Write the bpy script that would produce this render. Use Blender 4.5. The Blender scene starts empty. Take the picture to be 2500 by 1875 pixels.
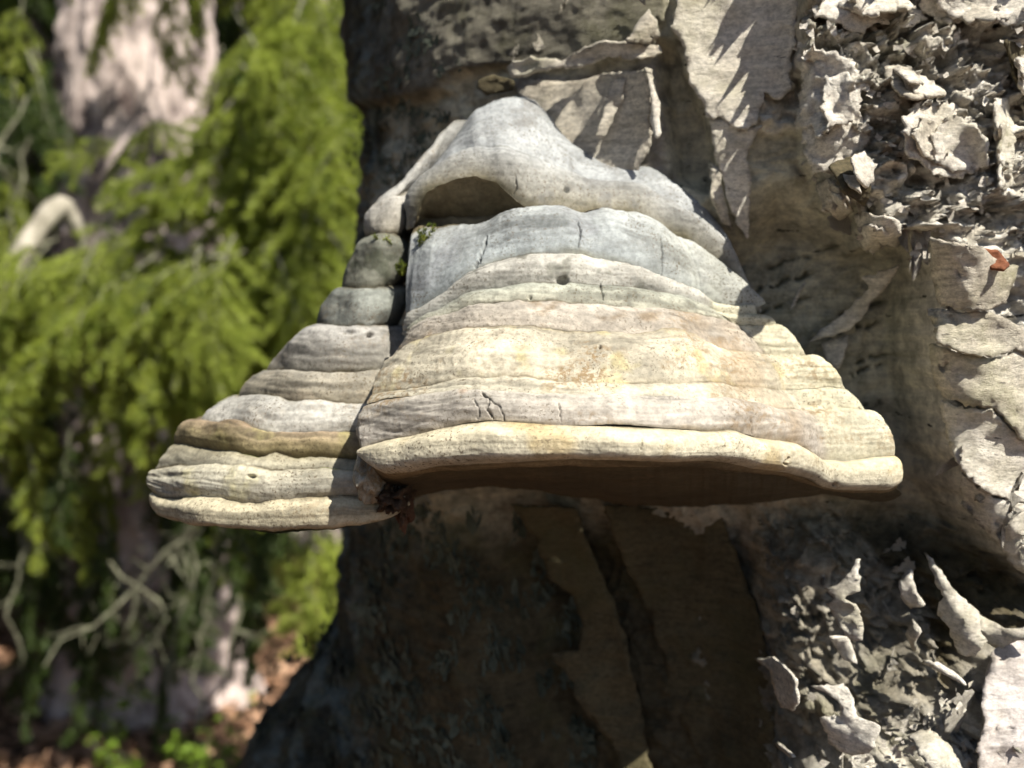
import bpy, math, random
import numpy as np
from mathutils import Vector, Matrix
from mathutils.geometry import delaunay_2d_cdt

R_ = math.radians
scene = bpy.context.scene
col = scene.collection
rng = np.random.default_rng(7)
random.seed(7)

# ------------------------------------------------------------------ camera
LENS, CAMZ, PITCH = 34.6, 1.05, R_(4.0)
Z0 = CAMZ - 0.75
KPX = 36.0 / LENS / 2500.0
cam_d = bpy.data.cameras.new('camera'); cam = bpy.data.objects.new('camera', cam_d); col.objects.link(cam)
cam.location = (0, 0, CAMZ); cam.rotation_euler = (math.pi / 2 - PITCH, 0, 0)
cam_d.lens = LENS; cam_d.sensor_width = 36; cam_d.clip_start = 0.01; cam_d.clip_end = 400
cam_d.dof.use_dof = True; cam_d.dof.focus_distance = 0.385; cam_d.dof.aperture_fstop = 7.2
scene.camera = cam

# ------------------------------------------------------------------ sky and sun
AZ, EL = R_(42), R_(50)
SUN = Vector((math.sin(AZ) * math.cos(EL), -math.cos(AZ) * math.cos(EL), math.sin(EL)))
w = bpy.data.worlds.new('World'); scene.world = w; w.use_nodes = True
wn = w.node_tree.nodes; wl = w.node_tree.links
sky = wn.new('ShaderNodeTexSky'); sky.sky_type = 'NISHITA'; sky.sun_disc = False
sky.sun_elevation = EL; sky.sun_rotation = math.atan2(SUN.x, SUN.y)
wl.new(sky.outputs[0], wn['Background'].inputs[0]); wn['Background'].inputs[1].default_value = 0.06
sl = bpy.data.lights.new('sun', 'SUN'); sl.energy = 5.0; sl.angle = R_(0.53); sl.color = (1, 0.95, 0.83)
so = bpy.data.objects.new('sun', sl); col.objects.link(so); so.location = SUN * 20
so.rotation_euler = SUN.to_track_quat('Z', 'Y').to_euler()

# ------------------------------------------------------------------ exposure
vs = scene.view_settings
vs.view_transform = 'Standard'; vs.look = 'None'; vs.gamma = 1.0; vs.use_curve_mapping = False
vs.exposure = 0.80
scene.cycles.use_denoising = True
scene.cycles.use_light_tree = False; scene.cycles.max_bounces = 4; scene.cycles.diffuse_bounces = 2; scene.cycles.use_adaptive_sampling = True; scene.cycles.adaptive_threshold = .02; scene.cycles.transmission_bounces = 3

# ------------------------------------------------------------------ helpers: projection
RIGHT = np.array([1., 0, 0]); UP = np.array([0, math.sin(PITCH), math.cos(PITCH)])
FWD = np.array([0, math.cos(PITCH), -math.sin(PITCH)]); CAM = np.array([0, 0, CAMZ])
def P(u, v, d):
    u = np.asarray(u, float)[..., None]; v = np.asarray(v, float)[..., None]; d = np.asarray(d, float)[..., None]
    return CAM + d * (FWD + RIGHT * (u - 1250) * KPX - UP * (v - 937.5) * KPX)
def pix(p):
    q = p - CAM; d = np.maximum(q @ FWD, 0.02)
    return 1250 + (q @ RIGHT) / d / KPX, 937.5 - (q @ UP) / d / KPX, d

# ------------------------------------------------------------------ helpers: noise
_perm = np.random.default_rng(3).permutation(256).astype(np.int64); _perm = np.concatenate([_perm] * 3)
_g = np.random.default_rng(4).normal(size=(256, 3)); _g /= np.linalg.norm(_g, axis=1)[:, None]
def perlin(p):
    p = np.asarray(p, float); i = np.floor(p).astype(np.int64); f = p - i; i &= 255
    s = f * f * f * (f * (f * 6 - 15) + 10); out = np.zeros(p.shape[:-1])
    for dx in (0, 1):
        for dy in (0, 1):
            for dz in (0, 1):
                h = _perm[_perm[_perm[i[..., 0] + dx] + i[..., 1] + dy] + i[..., 2] + dz] & 255
                g = _g[h]
                dot = g[..., 0] * (f[..., 0] - dx) + g[..., 1] * (f[..., 1] - dy) + g[..., 2] * (f[..., 2] - dz)
                wx = s[..., 0] if dx else 1 - s[..., 0]; wy = s[..., 1] if dy else 1 - s[..., 1]; wz = s[..., 2] if dz else 1 - s[..., 2]
                out += dot * wx * wy * wz
    return out * 1.5
def fbm(p, o=3, seed=0.0):
    a, r = 1.0, 0
    p = np.asarray(p, float) + seed
    for _ in range(o):
        r = r + a * perlin(p); p = p * 2.03 + 11.7; a *= 0.5
    return r
def sstep(a, b, x):
    t = np.clip((x - a) / (b - a), 0, 1); return t * t * (3 - 2 * t)
def poly_sd(u, v, poly):
    """signed distance in px, positive inside"""
    poly = np.array(poly, float); d2 = np.full(u.shape, 1e12); ins = np.zeros(u.shape, bool)
    for a, b in zip(poly, np.roll(poly, -1, 0)):
        e = b - a; L = e @ e + 1e-9
        t = np.clip(((u - a[0]) * e[0] + (v - a[1]) * e[1]) / L, 0, 1)
        d2 = np.minimum(d2, (u - a[0] - t * e[0]) ** 2 + (v - a[1] - t * e[1]) ** 2)
        c = ((a[1] > v) != (b[1] > v)); ins ^= c & (u < e[0] * (v - a[1]) / (e[1] if abs(e[1]) > 1e-9 else 1e-9) + a[0])
    d = np.sqrt(d2); return np.where(ins, d, -d)
def line_d(u, v, pts):
    pts = np.array(pts, float); d2 = np.full(u.shape, 1e12)
    for a, b in zip(pts[:-1], pts[1:]):
        e = b - a; L = e @ e + 1e-9
        t = np.clip(((u - a[0]) * e[0] + (v - a[1]) * e[1]) / L, 0, 1)
        d2 = np.minimum(d2, (u - a[0] - t * e[0]) ** 2 + (v - a[1] - t * e[1]) ** 2)
    return np.sqrt(d2)

# ------------------------------------------------------------------ helpers: meshes and objects
def mesh_np(name, verts, quads=None, tris=None, smooth=True, cols=None):
    me = bpy.data.meshes.new(name)
    verts = np.ascontiguousarray(verts, np.float32).reshape(-1, 3)
    li, st, n0 = [], [], 0
    for f, k in ((quads, 4), (tris, 3)):
        if f is not None and len(f):
            f = np.asarray(f, np.int32); li.append(f.ravel()); st.append(n0 + np.arange(len(f)) * k); n0 += f.size
    li = np.concatenate(li).astype(np.int32); st = np.concatenate(st).astype(np.int32)
    me.vertices.add(len(verts)); me.vertices.foreach_set('co', verts.ravel())
    me.loops.add(len(li)); me.loops.foreach_set('vertex_index', li)
    me.polygons.add(len(st)); me.polygons.foreach_set('loop_start', st)
    me.update(calc_edges=True); me.validate()
    me.polygons.foreach_set('use_smooth', np.full(len(me.polygons), smooth))
    if cols is not None:
        a = me.color_attributes.new('tint', 'FLOAT_COLOR', 'POINT')
        cols = np.asarray(cols); c = np.ones((len(verts), 4), np.float32); c[:, :cols.shape[-1]] = cols.reshape(-1, cols.shape[-1])
        a.data.foreach_set('color', c.ravel())
    return me
def grid_quads(n, m, flip=False):
    i = np.arange(n - 1)[:, None] * m + np.arange(m - 1)[None]
    q = np.stack([i, i + 1, i + m + 1, i + m], -1).reshape(-1, 4)
    return q[:, ::-1] if flip else q
def obj(name, me, mat=None, parent=None, **props):
    o = bpy.data.objects.new(name, me); col.objects.link(o)
    if mat is not None and me is not None and not me.materials: me.materials.append(mat)
    if parent is not None: o.parent = parent
    for k, v in props.items(): o[k] = v
    return o
def empty(name, loc, **props):
    o = bpy.data.objects.new(name, None); col.objects.link(o); o.location = loc; o.empty_display_size = 0.05
    for k, v in props.items(): o[k] = v
    return o
def adopt(o, root):
    o.parent = root; o.matrix_parent_inverse = Matrix.Translation(-Vector(root.location))

# ------------------------------------------------------------------ materials
class N:
    def __init__(s, name):
        s.m = bpy.data.materials.new(name); s.m.use_nodes = True; s.t = s.m.node_tree; s.b = s.t.nodes['Principled BSDF']
        s.co = s.t.nodes.new('ShaderNodeTexCoord')
    def n(s, typ, **kw):
        nd = s.t.nodes.new('ShaderNode' + typ)
        for k, v in kw.items(): setattr(nd, k, v)
        return nd
    def l(s, a, b): s.t.links.new(a, b)
    def noise(s, scale, detail=4, rough=.55, stretch=(1, 1, 1), coord='Object'):
        mp = s.n('Mapping'); mp.inputs['Scale'].default_value = stretch; s.l(s.co.outputs[coord], mp.inputs[0])
        x = s.n('TexNoise'); x.inputs['Scale'].default_value = scale; x.inputs['Detail'].default_value = detail; x.inputs['Roughness'].default_value = rough
        s.l(mp.outputs[0], x.inputs['Vector']); return x.outputs[0]
    def ramp(s, f, stops):
        r = s.n('ValToRGB'); e = r.color_ramp.elements
        while len(e) < len(stops): e.new(.5)
        for el, (p, c) in zip(e, stops): el.position = p; el.color = (*c, 1) if len(c) == 3 else c
        s.l(f, r.inputs[0]); return r.outputs[0]
    def mix(s, f, a, b, typ='MIX'):
        x = s.n('MixRGB', blend_type=typ)
        for i, v in enumerate((f, a, b)):
            if isinstance(v, (int, float)): x.inputs[i].default_value = v
            elif isinstance(v, tuple): x.inputs[i].default_value = (*v, 1)
            else: s.l(v, x.inputs[i])
        return x.outputs[0]
    def bump(s, h, strength, dist, prev=None):
        b = s.n('Bump'); b.inputs['Strength'].default_value = strength; b.inputs['Distance'].default_value = dist
        s.l(h, b.inputs['Height'])
        if prev is not None: s.l(prev, b.inputs['Normal'])
        return b.outputs[0]
    def done(s, colr, rough=.8, nrm=None, spec=.25, sss=0):
        if isinstance(colr, tuple): s.b.inputs['Base Color'].default_value = (*colr, 1)
        else: s.l(colr, s.b.inputs['Base Color'])
        s.b.inputs['Roughness'].default_value = rough; s.b.inputs['Specular IOR Level'].default_value = spec
        if nrm is not None: s.l(nrm, s.b.inputs['Normal'])
        return s.m
G = lambda x: (x, x, x)

def mat_fungus():
    s = N('fungus_crust'); an = s.n('Attribute', attribute_name='tint'); at = an.outputs['Color']
    big = s.ramp(s.noise(38, 5), [(.3, G(.72)), (.7, G(1.12))])
    c = s.mix(1, at, big, 'MULTIPLY'); c = s.mix(1, c, (.86, .85, .83), 'MULTIPLY')
    st = s.ramp(s.noise(60, 6, .65, (1, 1, 3)), [(.35, G(.84)), (.65, G(1.07))]); gr = s.ramp(s.noise(330, 5, .7), [(.34, G(.70)), (.62, G(1.10))]); st = s.mix(1, st, gr, 'MULTIPLY')
    c = s.mix(1, c, st, 'MULTIPLY')
    sp = s.ramp(s.noise(900, 3, .6), [(.35, G(1)), (.44, G(0))])
    spm = s.ramp(s.noise(45, 3), [(.38, G(.05)), (.62, G(.9))])
    spk = s.mix(1, sp, spm, 'MULTIPLY')
    c = s.mix(spk, c, (.10, .075, .045))
    g2 = s.mix(1, s.ramp(s.noise(420, 4, .7), [(.46, G(0)), (.58, G(1))]), s.ramp(s.noise(24, 4, .6, (1, 1, 2.2)), [(.52, G(0)), (.66, G(.85))]), 'MULTIPLY'); g2 = s.mix(1, g2, an.outputs['Alpha'], 'MULTIPLY'); c = s.mix(g2, c, (.23, .15, .07))
    n2 = s.bump(s.noise(320, 6, .8), .6, .0010)
    return s.done(c, .72, n2, .3)
def mat_bark(name, base, dark, alg, lent=.6, bumps=1.0):
    s = N(name)
    f = s.ramp(s.noise(22, 6, .6, (1, 1, 1)), [(.3, dark), (.68, base)])
    ln = s.ramp(s.noise(45, 6, .7, (1, 1, 9)), [(.36, G(1 - lent)), (.56, G(1.05))])
    c = s.mix(1, f, ln, 'MULTIPLY')
    mo = s.ramp(s.noise(330, 5, .8, (1, 1, 1.6)), [(.36, G(.62)), (.6, G(1.15))]); c = s.mix(1, c, mo, 'MULTIPLY')
    am = s.ramp(s.noise(17, 5, .65), [(.5, G(0)), (.72, G(.8))]); c = s.mix(am, c, alg)
    dm = s.ramp(s.noise(85, 4, .6, (1, 1, 5)), [(.27, G(1)), (.34, G(0))]); c = s.mix(dm, c, (.035, .03, .025))
    n2 = s.bump(s.noise(170, 6, .85, (1, 1, 2.2)), .9 * bumps, .0028)
    return s.done(c, .78, n2, .25)
def mat_trunk():
    s = N('birch_bark'); at = s.n('Attribute', attribute_name='tint').outputs[0]
    c = s.mix(1, at, s.ramp(s.noise(30, 6, .65), [(.3, G(.55)), (.7, G(1.25))]), 'MULTIPLY')
    ln = s.ramp(s.noise(45, 6, .7, (1, 1, 8)), [(.34, G(.8)), (.56, G(1.05))]); c = s.mix(1, c, ln, 'MULTIPLY')
    mo = s.ramp(s.noise(130, 5, .7), [(.36, G(.62)), (.6, G(1.15))]); c = s.mix(1, c, mo, 'MULTIPLY')
    dm = s.ramp(s.noise(70, 4, .6, (1, 1, 4)), [(.29, G(1)), (.35, G(0))]); c = s.mix(dm, c, (.04, .035, .025))
    am = s.ramp(s.noise(20, 5, .65), [(.52, G(0)), (.74, G(.6))]); c = s.mix(am, c, (.12, .12, .045))
    n2 = s.bump(s.noise(150, 6, .85, (1, 1, 2)), .9, .0032)
    return s.done(c, .82, n2, .2)
def mat_leaf(name, a, b, scale=9, trans=.35):
    s = N(name); c = s.ramp(s.noise(scale, 3), [(.32, a), (.68, b)])
    s.done(c, .5, None, .35)
    tr = s.n('BsdfTranslucent'); s.l(c, tr.inputs[0]); mx = s.n('MixShader'); mx.inputs[0].default_value = trans
    out = s.t.nodes['Material Output']; s.l(s.b.outputs[0], mx.inputs[1]); s.l(tr.outputs[0], mx.inputs[2]); s.l(mx.outputs[0], out.inputs[0])
    return s.m
def mat_plain(name, a, b, scale=30, rough=.85, bump=.004, stretch=(1, 1, 1)):
    s = N(name); nz = s.noise(scale, 6, .65, stretch); c = s.ramp(nz, [(.36, a), (.62, b)])
    return s.done(c, rough, s.bump(nz, .7, bump), .2)
M_FUN = mat_fungus()
M_TRUNK = mat_trunk()
M_PALE = mat_bark('pale_birch_bark', (.90, .85, .77), (.70, .63, .53), (.46, .42, .28), .22)
M_GREY = mat_bark('grey_birch_bark', (.78, .72, .62), (.52, .46, .37), (.38, .36, .20), .32)
M_LAV = mat_bark('smooth_birch_bark', (.60, .55, .53), (.50, .45, .43), (.45, .38, .30), .3, .5)
M_TAN = mat_bark('tan_inner_bark', (.17, .14, .08), (.09, .073, .042), (.10, .09, .04), .25)  # albedo lowered so the hanging sheets hold the shade below the fungus
M_ORANGE = mat_plain('orange_inner_bark', (.11, .04, .022), (.21, .08, .04), 60)
M_LICHEN = mat_plain('grey_lichen', (.045, .055, .04), (.14, .16, .125), 80)
M_MOSS = mat_leaf('moss', (.06, .09, .012), (.20, .22, .03), 200, .3)
M_NEEDLE = mat_leaf('spruce_needles', (.13, .18, .025), (.42, .48, .085), 30, .45)
M_NEEDLE_Y = mat_leaf('young_spruce_needles', (.25, .31, .045), (.50, .57, .12), 45, .5)
M_NEEDLE_D = mat_leaf('dark_spruce_needles', (.03, .055, .012), (.07, .10, .02), 14, .3)
M_TWIG = mat_plain('lichen_covered_twig', (.07, .06, .045), (.26, .26, .18), 60, .9, .003)
M_DTWIG = mat_plain('dead_lichen_twig', (.05, .045, .03), (.22, .22, .15), 40, .9, .003)
M_SBARK = mat_plain('spruce_bark', (.10, .075, .07), (.66, .55, .51), 15, .9, .02, (1, 1, .45))
M_DEADWOOD = mat_plain('bleached_wood', (.20, .18, .14), (.46, .42, .35), 25, .85, .006)
M_BERRY = mat_leaf('bilberry_leaf', (.12, .20, .02), (.22, .33, .04), 20, .35)
M_LITTER = mat_leaf('dry_leaf', (.26, .13, .07), (.52, .34, .23), 12, .15)
M_SOIL = mat_plain('forest_soil', (.035, .022, .014), (.14, .08, .05), 14, .95, .02)

# ================================================================== ground
ROOT_T = np.array([0.183, 0.758])
def ground_z(x, y):
    p = np.stack([x, y, np.zeros_like(x)], -1)
    return .05 * fbm(p * 1.3, 2) + .02 * fbm(p * 6, 2, 9.) - .02
a = np.concatenate([-np.geomspace(150, 3.2, 30), np.linspace(-3, 3, 130), np.geomspace(3.2, 150, 30)])
X, Y = np.meshgrid(a, a + 2)
Z = ground_z(X, Y) * np.exp(-((X ** 2 + (Y - 2) ** 2) / 400))
ground = obj('ground', mesh_np('ground', np.stack([X, Y, Z], -1), grid_quads(len(a), len(a))), M_SOIL, kind='structure')

# ================================================================== birch trunk
XC, YC = ROOT_T
AX0 = math.atan2(XC, YC)                      # bearing of the axis seen from the camera
def trunk_R(phi, z):
    """bare radius at bearing phi (0 faces the camera, negative = left)"""
    zg = z; z = z - Z0
    r = .292 + .02 * sstep(.95, .60, z) - .02 * sstep(1.2, 2.4, z)
    left = np.exp(-((phi + 1.45) / .55) ** 2)
    r = r * np.sqrt(np.clip(1 - sstep(1.60 + .05 * np.sin(phi * 5) + .03 * np.sin(phi * 13), 1.72, zg), .0004, 1))      # unseen top cut short to let sun reach the background
    r = r + left * (.10 * sstep(.55, .36, z)) + .10 * sstep(.42, -.05, zg) * (.7 + .5 * np.cos(phi * 4 + 1.2))
    return r
def trunk_pt(phi, z, r):
    th = -math.pi / 2 - AX0 + phi                # direction of the outward normal in plan
    return np.stack([XC + r * np.cos(th), YC + r * np.sin(th), z + 0 * r], -1)
MASS1 = [(1900, -400), (1934, 60), (1934, 190), (1952, 235), (1947, 316), (1952, 384), (1984, 438), (2033, 540), (2079, 520), (2100, 600),
         (2178, 592), (2214, 588), (2228, 678), (2225, 760), (2225, 862), (2245, 934), (2254, 997), (2277, 1083), (2303, 1140), (2315, 1215),
         (2359, 1279), (2431, 1369), (2500, 1432), (3200, 1600), (3200, -400)]
MASS2 = [(2520, 1470), (2386, 1563), (2291, 1672), (2205, 1740), (2042, 1808), (1940, 1900), (1900, 2300), (3200, 2300), (3200, 1420)]
PLATE_TOP = [(1655, -300), (1655, 20), (1642, 75), (1672, 120), (1692, 215), (1716, 252), (1735, 300), (1790, 330), (1960, 330), (1960, -300)]
RECESS = [(1600, 90), (1650, 110), (1690, 230), (1735, 330), (1740, 420), (1735, 470), (1700, 470), (1640, 430), (1625, 310), (1612, 200)]
PANEL = [(1250, 200), (1290, 180), (1400, 190), (1600, 158), (1608, 230), (1626, 310), (1620, 370), (1650, 460), (1500, 470), (1300, 330)]
UPLEFT = [(700, -300), (700, 300), (1100, 230), (1130, 190), (1200, 175), (1330, 170), (1500, 150), (1600, 130), (1640, 40), (1640, -300)]
STRIP_L = [(1500, 1180), (1560, 1400), (1600, 1560), (1640, 1700), (1720, 1900), (1800, 2300), (2300, 2300), (2300, 1500), (2000, 1180)]
HOLLOW = [(1060, 700), (1300, 560), (1800, 560), (1900, 480), (2100, 560), (2280, 640), (2330, 1100), (2480, 1440), (2250, 1640), (2000, 1760), (1880, 2300), (1250, 2300), (1150, 1500)]
def torn_layers(p, k0):
    """sheets of bark torn back to different depths: crisp ragged steps with lifted edges"""
    h = np.zeros(p.shape[:-1]); tone = np.zeros(p.shape[:-1]); wp = p + .010 * np.stack([fbm(p * 45, 2, k0 + 1.), fbm(p * 45, 2, k0 + 2.), fbm(p * 45, 2, k0 + 3.)], -1)
    for i, (sc, th, st, rim) in enumerate(((17, -.05, .0075, .0050), (25, .05, .0060, .0048), (36, .0, .0050, .0042), (52, .1, .0040, .0036), (78, .05, .0030, .0028), (120, .05, .0020, .0018))):
        n = fbm(wp * sc * np.array([.8, .8, 1.15]), 4, k0 + 9.1 * i)
        m = sstep(th, th + .045, n); h = h + st * m + rim * np.exp(-((n - th - .07) / .06) ** 2) * sstep(-.3, .3, perlin(p * 40 + 5 * i))
        tone = tone + (m - .5) * (.5 if i % 2 else -.35)
    return h, tone
def trunk_disp(u, v, phi, z, p):
    q = np.stack([u / 100, v / 100, 0 * u], -1)
    e = 14 * fbm(q * 1.6, 3)                    # ragged outlines
    m1 = sstep(-8, 26, poly_sd(u, v, MASS1) + e); m2 = sstep(-20, 50, poly_sd(u, v, MASS2) + e)
    pt = sstep(-5, 12, poly_sd(u, v, PLATE_TOP) + e); rc = sstep(-8, 16, poly_sd(u, v, RECESS) + e * .6)
    pa = sstep(-5, 12, poly_sd(u, v, PANEL) + e * .7); ul = sstep(-5, 14, poly_sd(u, v, UPLEFT) + e)
    sL = sstep(-6, 14, poly_sd(u, v, STRIP_L) + e)
    d = .006 * fbm(p * 9, 3) + .0022 * (1 - .55 * ul) * fbm(p * np.array([40, 40, 90]), 3, 5.)
    hol = sstep(-60, 90, poly_sd(u, v, HOLLOW)) * (1 - m1) * (1 - m2) * (1 - .5 * sstep(1880, 2000, u) * sstep(1300, 1420, v))
    d = d - (.034 + .034 * sstep(1200, 1480, v) * sstep(1930, 1780, u)) * hol
    d = d + (.014 + .010 * sstep(900, 600, v)) * m1 + .034 * m2 + .006 * pt - .016 * rc + .002 * pa + .008 * ul + .0 * sL
    rough = m1 * .9 - .14 * ul + .7 * m2 * sstep(2420, 2330, u) + .25 * pt + .25 * sL + .2
    rid = 1 - np.abs(fbm(p * np.array([34, 34, 46]) + .6 * fbm(p * 30, 2, 3.)[..., None], 3, 2.)) * 1.6
    d = d + rough * (.010 * (rid - .5)) + rough * .004 * fbm(p * np.array([110, 110, 190]), 3, 7.)
    tl, tone = torn_layers(p, 2.); wl = np.clip(m1 + .8 * m2 * sstep(2420, 2330, u) + .30 * pt + .12 * hol + .7 * sstep(1820, 1900, u) * sstep(1250, 1330, v) * sstep(1560, 1500, 0 * v + 1500) * (1 - m1), 0, 1) * (1 - .72 * sstep(2180, 2240, u) * sstep(560, 620, v) * sstep(1330, 1180, v))
    d = d + wl * (tl - .012); tone = tone * wl
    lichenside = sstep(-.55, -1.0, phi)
    d = d + lichenside * (.0035 * fbm(p * 60, 4, 21.) + .006 * fbm(p * 22, 3, 23.))
    # horizontal splits across the shaded panel, rising to the right
    s = v + .27 * (u - 1900); spl = 0 * u
    for s0, a0, b0, dp in ((690, 1850, 2020, .004), (752, 1850, 2010, .004), (640, 1880, 2080, .003), (985, 2040, 2230, .004), (960, 2140, 2240, .004), (1560, 1950, 2320, .008), (820, 2090, 2230, .003), (870, 2060, 2210, .003), (1080, 2100, 2240, .003)):
        g = np.exp(-((s - s0 - 9 * fbm(q * 2.5, 2, 4.)) / 6) ** 2) * sstep(a0 - 15, a0 + 15, u) * sstep(b0 + 15, b0 - 15, u) * sstep(-.25, .15, fbm(q * 3.5, 2, 14.)); d = d - dp * g; spl = np.maximum(spl, g)
    pale = np.clip(m1 + m2 + pt * .8 + .35 * sL, 0, 1)
    return d, pale, lichenside, rc, pa, ul, spl, tone
phis = np.concatenate([np.linspace(-math.pi, -1.62, 26)[:-1], np.linspace(-1.62, .85, 760), np.linspace(.85, math.pi, 36)[1:]])
zs = np.concatenate([np.linspace(-.12, .42 + Z0, 40)[:-1], np.linspace(.42 + Z0, .98 + Z0, 540), np.linspace(.98 + Z0, 1.72, 40)[1:]])
PH, ZZ = np.meshgrid(phis, zs)
base = trunk_pt(PH, ZZ, trunk_R(PH, ZZ)); U, V, _ = pix(base)
front = (PH > -1.62) & (PH < .95)
U = np.where(front, U, 600.); V = np.where(front, V, 900.)
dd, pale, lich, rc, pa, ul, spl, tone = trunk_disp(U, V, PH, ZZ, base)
TV = trunk_pt(PH, ZZ, trunk_R(PH, ZZ) + dd)
cp = lambda c: np.array(c)[None, None, :]
lowz = sstep(1180, 1400, V)[..., None]  # browner bark below the fungus, darkened further to hold the shade there
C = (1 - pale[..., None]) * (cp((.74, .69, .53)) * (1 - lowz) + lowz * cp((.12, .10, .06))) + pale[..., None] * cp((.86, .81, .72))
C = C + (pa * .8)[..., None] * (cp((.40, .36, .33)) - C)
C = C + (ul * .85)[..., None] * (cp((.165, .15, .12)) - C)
C = C * (1 + .16 * np.clip(tone, -1.2, 1.2))[..., None] + np.clip(-tone, 0, .5)[..., None] * .5 * (cp((.52, .44, .31)) - C)
C = C + (spl * .8)[..., None] * (cp((.06, .065, .03)) - C)
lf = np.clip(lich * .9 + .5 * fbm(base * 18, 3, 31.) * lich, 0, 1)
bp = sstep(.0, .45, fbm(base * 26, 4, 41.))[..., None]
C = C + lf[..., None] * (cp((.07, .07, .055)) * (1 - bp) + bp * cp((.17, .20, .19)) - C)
birch = empty('birch_tree', (XC, YC, 0), label='old birch trunk with shaggy curled pale bark, carrying the bracket fungus', category='tree')
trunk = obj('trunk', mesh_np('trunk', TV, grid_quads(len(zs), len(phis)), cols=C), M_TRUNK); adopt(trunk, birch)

# depth of the real (displaced) trunk seen through a pixel: nearest-grid lookup in (phi, z)
def trunk_hit(u, v):
    u = np.asarray(u, float); v = np.asarray(v, float)
    d = np.full(u.shape, .5)
    for _ in range(14):
        p = P(u, v, d); dx, dy = p[..., 0] - XC, p[..., 1] - YC
        rr = np.hypot(dx, dy); phi = np.arctan2(dy, dx) + math.pi / 2 + AX0
        phi = (phi + math.pi) % (2 * math.pi) - math.pi
        i = np.clip(np.searchsorted(zs, p[..., 2]), 0, len(zs) - 1); j = np.clip(np.searchsorted(phis, phi), 0, len(phis) - 1)
        r = trunk_R(phi, p[..., 2]) + dd[i, j]
        d = np.clip(d + np.clip((rr - r) * .8, -.05, .05), .3, .85)
    return d, phi
def trunk_normal(phi):
    th = -math.pi / 2 - AX0 + phi; return np.stack([np.cos(th), np.sin(th), 0 * th], -1)

# ------------------------------------------------------------------ traced bark plates
def bark_plate(poly, lift, curl=0, hinge=(1, 0), power=2.0, mat=M_PALE, thick=.0013, step=13, ragged=5, name='bark_plate', back=None, wave=.0015, layers=0):
    """sheet cut to an outline on the trunk; curl lifts it off the trunk along hinge direction"""
    pl = []; n = len(poly); k = random.random() * 50
    for a_, b_ in zip(poly, poly[1:] + poly[:1]):
        L = math.hypot(b_[0] - a_[0], b_[1] - a_[1]); m = max(1, int(L / 7))
        for t in range(m): pl.append((a_[0] + (b_[0] - a_[0]) * t / m, a_[1] + (b_[1] - a_[1]) * t / m))
    arr = np.array(pl); q = np.stack([arr[:, 0] / 26 + k, arr[:, 1] / 26, 0 * arr[:, 0]], -1)
    arr = arr + ragged * np.stack([fbm(q, 3), fbm(q, 3, 17.)], -1) + ragged * .55 * np.stack([fbm(q * 3.3, 2, 5.), fbm(q * 3.3, 2, 27.)], -1)
    lo, hi = arr.min(0), arr.max(0)
    gx, gy = np.meshgrid(np.arange(lo[0], hi[0], step), np.arange(lo[1], hi[1], step))
    pts = np.stack([gx.ravel(), gy.ravel()], -1) + rng.uniform(-.3, .3, (gx.size, 2)) * step
    pts = pts[poly_sd(pts[:, 0], pts[:, 1], arr) > step * .4]
    allp = np.concatenate([arr, pts]); nb = len(arr)
    r = delaunay_2d_cdt([Vector(p) for p in allp], [(i, (i + 1) % nb) for i in range(nb)], [list(range(nb))], 1, 1e-4)
    vv = np.array([tuple(p) for p in r[0]]); tri = np.array([t for t in r[2] if len(t) == 3])
    u, v = vv[:, 0], vv[:, 1]
    h = np.array(hinge, float); h /= np.linalg.norm(h); s = vv @ h; s = (s - s.min()) / (s.max() - s.min())
    d, phi = trunk_hit(u, v)
    un, vn = (u - u.mean()) / 100, (v - v.mean()) / 100; A_ = np.stack([np.ones_like(un), un, vn, un * un, un * vn, vn * vn], -1)
    fit = A_ @ np.linalg.lstsq(A_, d, rcond=None)[0]      # sheets are stiffer than what they lie on
    d2 = fit + (d - fit) * .12; d = d2 - max(0., np.percentile(d2 - d, 80)) * (.3 if layers else .8)
    p = P(u, v, d); nr = trunk_normal(phi)
    wv = wave * fbm(np.stack([u / 45, v / 45, 0 * u + k], -1), 2)
    tow = (CAM - p); tow /= np.linalg.norm(tow, axis=1)[:, None]
    dirn = nr * .55 + tow * .45; dirn /= np.linalg.norm(dirn, axis=1)[:, None]
    out = p + dirn * (lift + curl * s ** power + wv)[:, None]
    e1 = out[tri[:, 1]] - out[tri[:, 0]]; e2 = out[tri[:, 2]] - out[tri[:, 0]]
    nn = np.cross(e1, e2); flip = (nn * tow[tri[:, 0]]).sum(1).mean() < 0
    me = mesh_np(name, out, tris=tri[:, ::-1] if flip else tri)
    o = obj(name, me, mat); adopt(o, birch)
    if back is not None: me.materials.append(back)
    sm = o.modifiers.new('thickness', 'SOLIDIFY'); sm.thickness = thick; sm.offset = -1
    if back is not None: sm.material_offset = 1
    return o

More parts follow.
